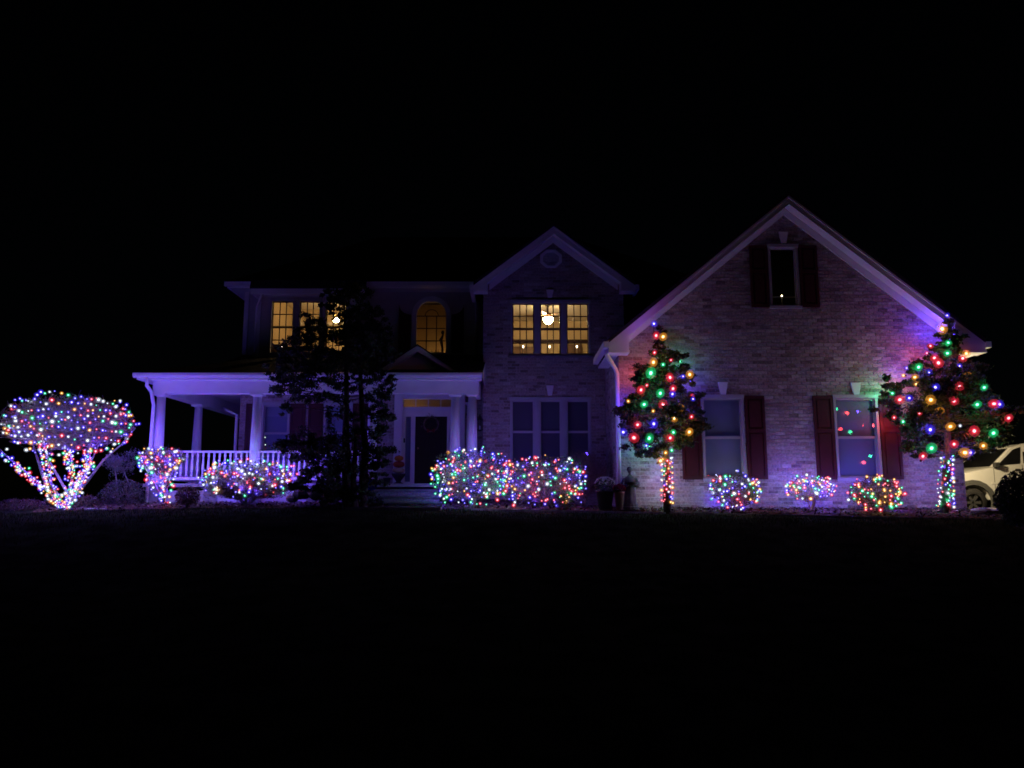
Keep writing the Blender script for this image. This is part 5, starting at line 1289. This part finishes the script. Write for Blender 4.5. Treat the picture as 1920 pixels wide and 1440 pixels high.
# ------------------------------------------------------------------ white sport utility vehicle behind the garage corner
YV = 20.0; ZV = -.205
def V(u, v): p = P(u, v, YV); return (p.x, p.z)
car = thing('parked_suv', 'white sport utility vehicle with black fender flares parked beyond the garage corner', 'car', (12.8, 20.9, ZV))
wx, wr = V(1827, 950)[0], .37; rwx = wx + 2.65; W = 1.75
hood0, hood1 = V(1812, 887), V(1861, 876.5)
belt1 = V(1916, 870); sillz = V(1860, 936)[1]
def arc(cx_, r, a0, a1, n, z=ZV + .37): return [(cx_ + r * math.cos(a), z + r * math.sin(a)) for a in frange(a0, a1, n)]
low = [(wx - .78, sillz + .05), (wx - .46, sillz + .02)] + arc(wx, .47, math.pi - .15, .15, 10) + [(wx + .47, sillz), (rwx - .47, sillz)] + arc(rwx, .47, math.pi - .15, .15, 10) + [(rwx + .95, sillz + .1), (rwx + .98, belt1[1] + .02), (belt1[0], belt1[1] + .01), hood1, hood0, (wx - .74, hood0[1] - .08), (wx - .80, hood0[1] - .3)]
b = MB(); b.prism(low[::-1], YV, YV + W); b.build('body', M['car'], car)
A0, A1 = V(1863, 874.5), V(1901, 838); RF = V(1921, 832)
roofz = ZV + 1.80
cab = [(A0[0] - .02, A0[1] - .01), (A1[0], A1[1]), (RF[0] + .05, RF[1] + .01), (RF[0] + .8, roofz), (rwx + .7, roofz - .03), (rwx + .93, belt1[1] + .015)]
b = MB(); i0 = 0; n = len(cab); inset = .10
b.v = [(x, YV + .015 + inset * max(0, (z - A0[1])) / .55, z) for x, z in cab] + [(x, YV + W - .015 - inset * max(0, (z - A0[1])) / .55, z) for x, z in cab]
b.f = [tuple(range(n - 1, -1, -1)), tuple(range(n, 2 * n))] + [(k, (k + 1) % n, (k + 1) % n + n, k + n) for k in range(n)]; b.m = [0] * (n + 2)
b.build('cabin', M['car'], car)
def side_glass(poly, name):
    b = MB(); b.v = [(x, YV + .005 + inset * max(0, (z - A0[1])) / .55, z) for x, z in poly] + [(x, YV + .03 + inset * max(0, (z - A0[1])) / .55, z) for x, z in poly]
    n = len(poly); b.f = [tuple(range(n - 1, -1, -1)), tuple(range(n, 2 * n))] + [(k, (k + 1) % n, (k + 1) % n + n, k + n) for k in range(n)]; b.m = [0] * (n + 2); return b.build(name, M['car_glass'], car)
side_glass([V(1870, 873), V(1903, 842.5), V(1917, 837.5), V(1913.5, 869.5)], 'side_window')
side_glass([(belt1[0] + .06, belt1[1] + .02), (belt1[0] + .10, roofz - .12), (belt1[0] + .95, roofz - .12), (belt1[0] + .95, belt1[1] + .03)], 'side_window')
side_glass([(belt1[0] + 1.05, belt1[1] + .03), (belt1[0] + 1.05, roofz - .12), (rwx + .55, roofz - .14), (rwx + .72, belt1[1] + .04)], 'side_window')
b = MB(); b.face([(A0[0] - .035, YV + .12, A0[1] + .01), (A1[0] - .03, YV + .22, A1[1] - .02), (A1[0] - .03, YV + W - .22, A1[1] - .02), (A0[0] - .035, YV + W - .12, A0[1] + .01)]); b.build('windshield', M['car_glass'], car)
for cx_ in (wx, rwx):
    b = MB(); b.v = []
    ou, inn = arc(cx_, .58, math.pi + .1, -.35, 12), arc(cx_, .455, math.pi + .1, -.35, 12)
    for k in range(11): b.prism([ou[k], ou[k + 1], inn[k + 1], inn[k]], YV - .05, YV + .02)
    b.build('fender_flare', M['car_flare'], car)
    for yy in (YV + .0, YV + W - .24):
        b = MB()
        prof = [(.22, 0), (.34, .0), (.37, .04), (.37, .20), (.34, .24), (.22, .24)]; n = 24
        for r, d in prof:
            for j in range(n): a = 2 * math.pi * j / n; b.v.append((cx_ + r * math.cos(a), yy + d, ZV + .37 + r * math.sin(a)))
        for k in range(len(prof) - 1):
            for j in range(n): p, q = k * n + j, k * n + (j + 1) % n; b.f.append((p, q, q + n, p + n)); b.m.append(0)
        wh = b.build('wheel', M['rubber'], car, True)
        b = MB(); b.v = []
        for k in range(6):
            a = k * math.pi / 3; b.prism([(cx_ + .04 * math.cos(a - .8), ZV + .37 + .04 * math.sin(a - .8)), (cx_ + .21 * math.cos(a - .2), ZV + .37 + .21 * math.sin(a - .2)), (cx_ + .21 * math.cos(a + .2), ZV + .37 + .21 * math.sin(a + .2)), (cx_ + .04 * math.cos(a + .8), ZV + .37 + .04 * math.sin(a + .8))], yy + .03, yy + .06)
        b.build('rim', M['rim'], wh)
b = MB(); q = V(1908, 881.5); b.box(q[0] - .06, q[0] + .06, YV - .012, YV - .001, q[1] - .025, q[1] + .035); b.build('door_handle', M['car_trim'], car)
b = MB(); q = V(1864, 874); b.box(q[0] - .05, q[0] + .05, YV - .16, YV - .02, q[1] - .03, q[1] + .09); b.box(q[0] - .01, q[0] + .03, YV - .05, YV - .002, q[1] - .06, q[1] - .031); b.build('wing_mirror', M['car_trim'], car)
b = MB(); q = V(1857, 0)[0]; b.box(hood1[0] + .02, hood1[0] + .03, YV - .003, YV - .0005, sillz + .05, hood1[1] - .02); b.box(belt1[0], belt1[0] + .01, YV - .003, YV - .0005, sillz + .05, belt1[1] - .02); b.build('door_seam', M['car_trim'], car)
b = MB(); b.box(wx + .5, rwx - .5, YV - .012, YV - .001, V(1890, 906)[1] - .02, V(1890, 906)[1] + .02); b.build('side_moulding', M['car'], car)
b = MB()
for yy in (YV + .2, YV + W - .2): b.tube([(RF[0] + .0, yy, roofz + .0), (RF[0] + .05, yy, roofz + .09), (rwx + .5, yy, roofz + .09), (rwx + .6, yy, roofz)], .02, 6)
for xx in frange(RF[0] + .2, rwx + .4, 5): b.tube([(xx, YV + .2, roofz + .09), (xx, YV + W - .2, roofz + .09)], .015, 6)
b.build('roof_rack', M['car_flare'], car)
b = MB(); b.box(wx - .86, wx - .74, YV + .05, YV + W - .05, sillz + .02, sillz + .2); b.build('bumper', M['car_trim'], car)
for yy in (YV + .12, YV + W - .42):
    b = MB(); b.box(wx - .82, wx - .795, yy, yy + .3, hood0[1] - .26, hood0[1] - .12); b.build('headlight', M['rim'], car)
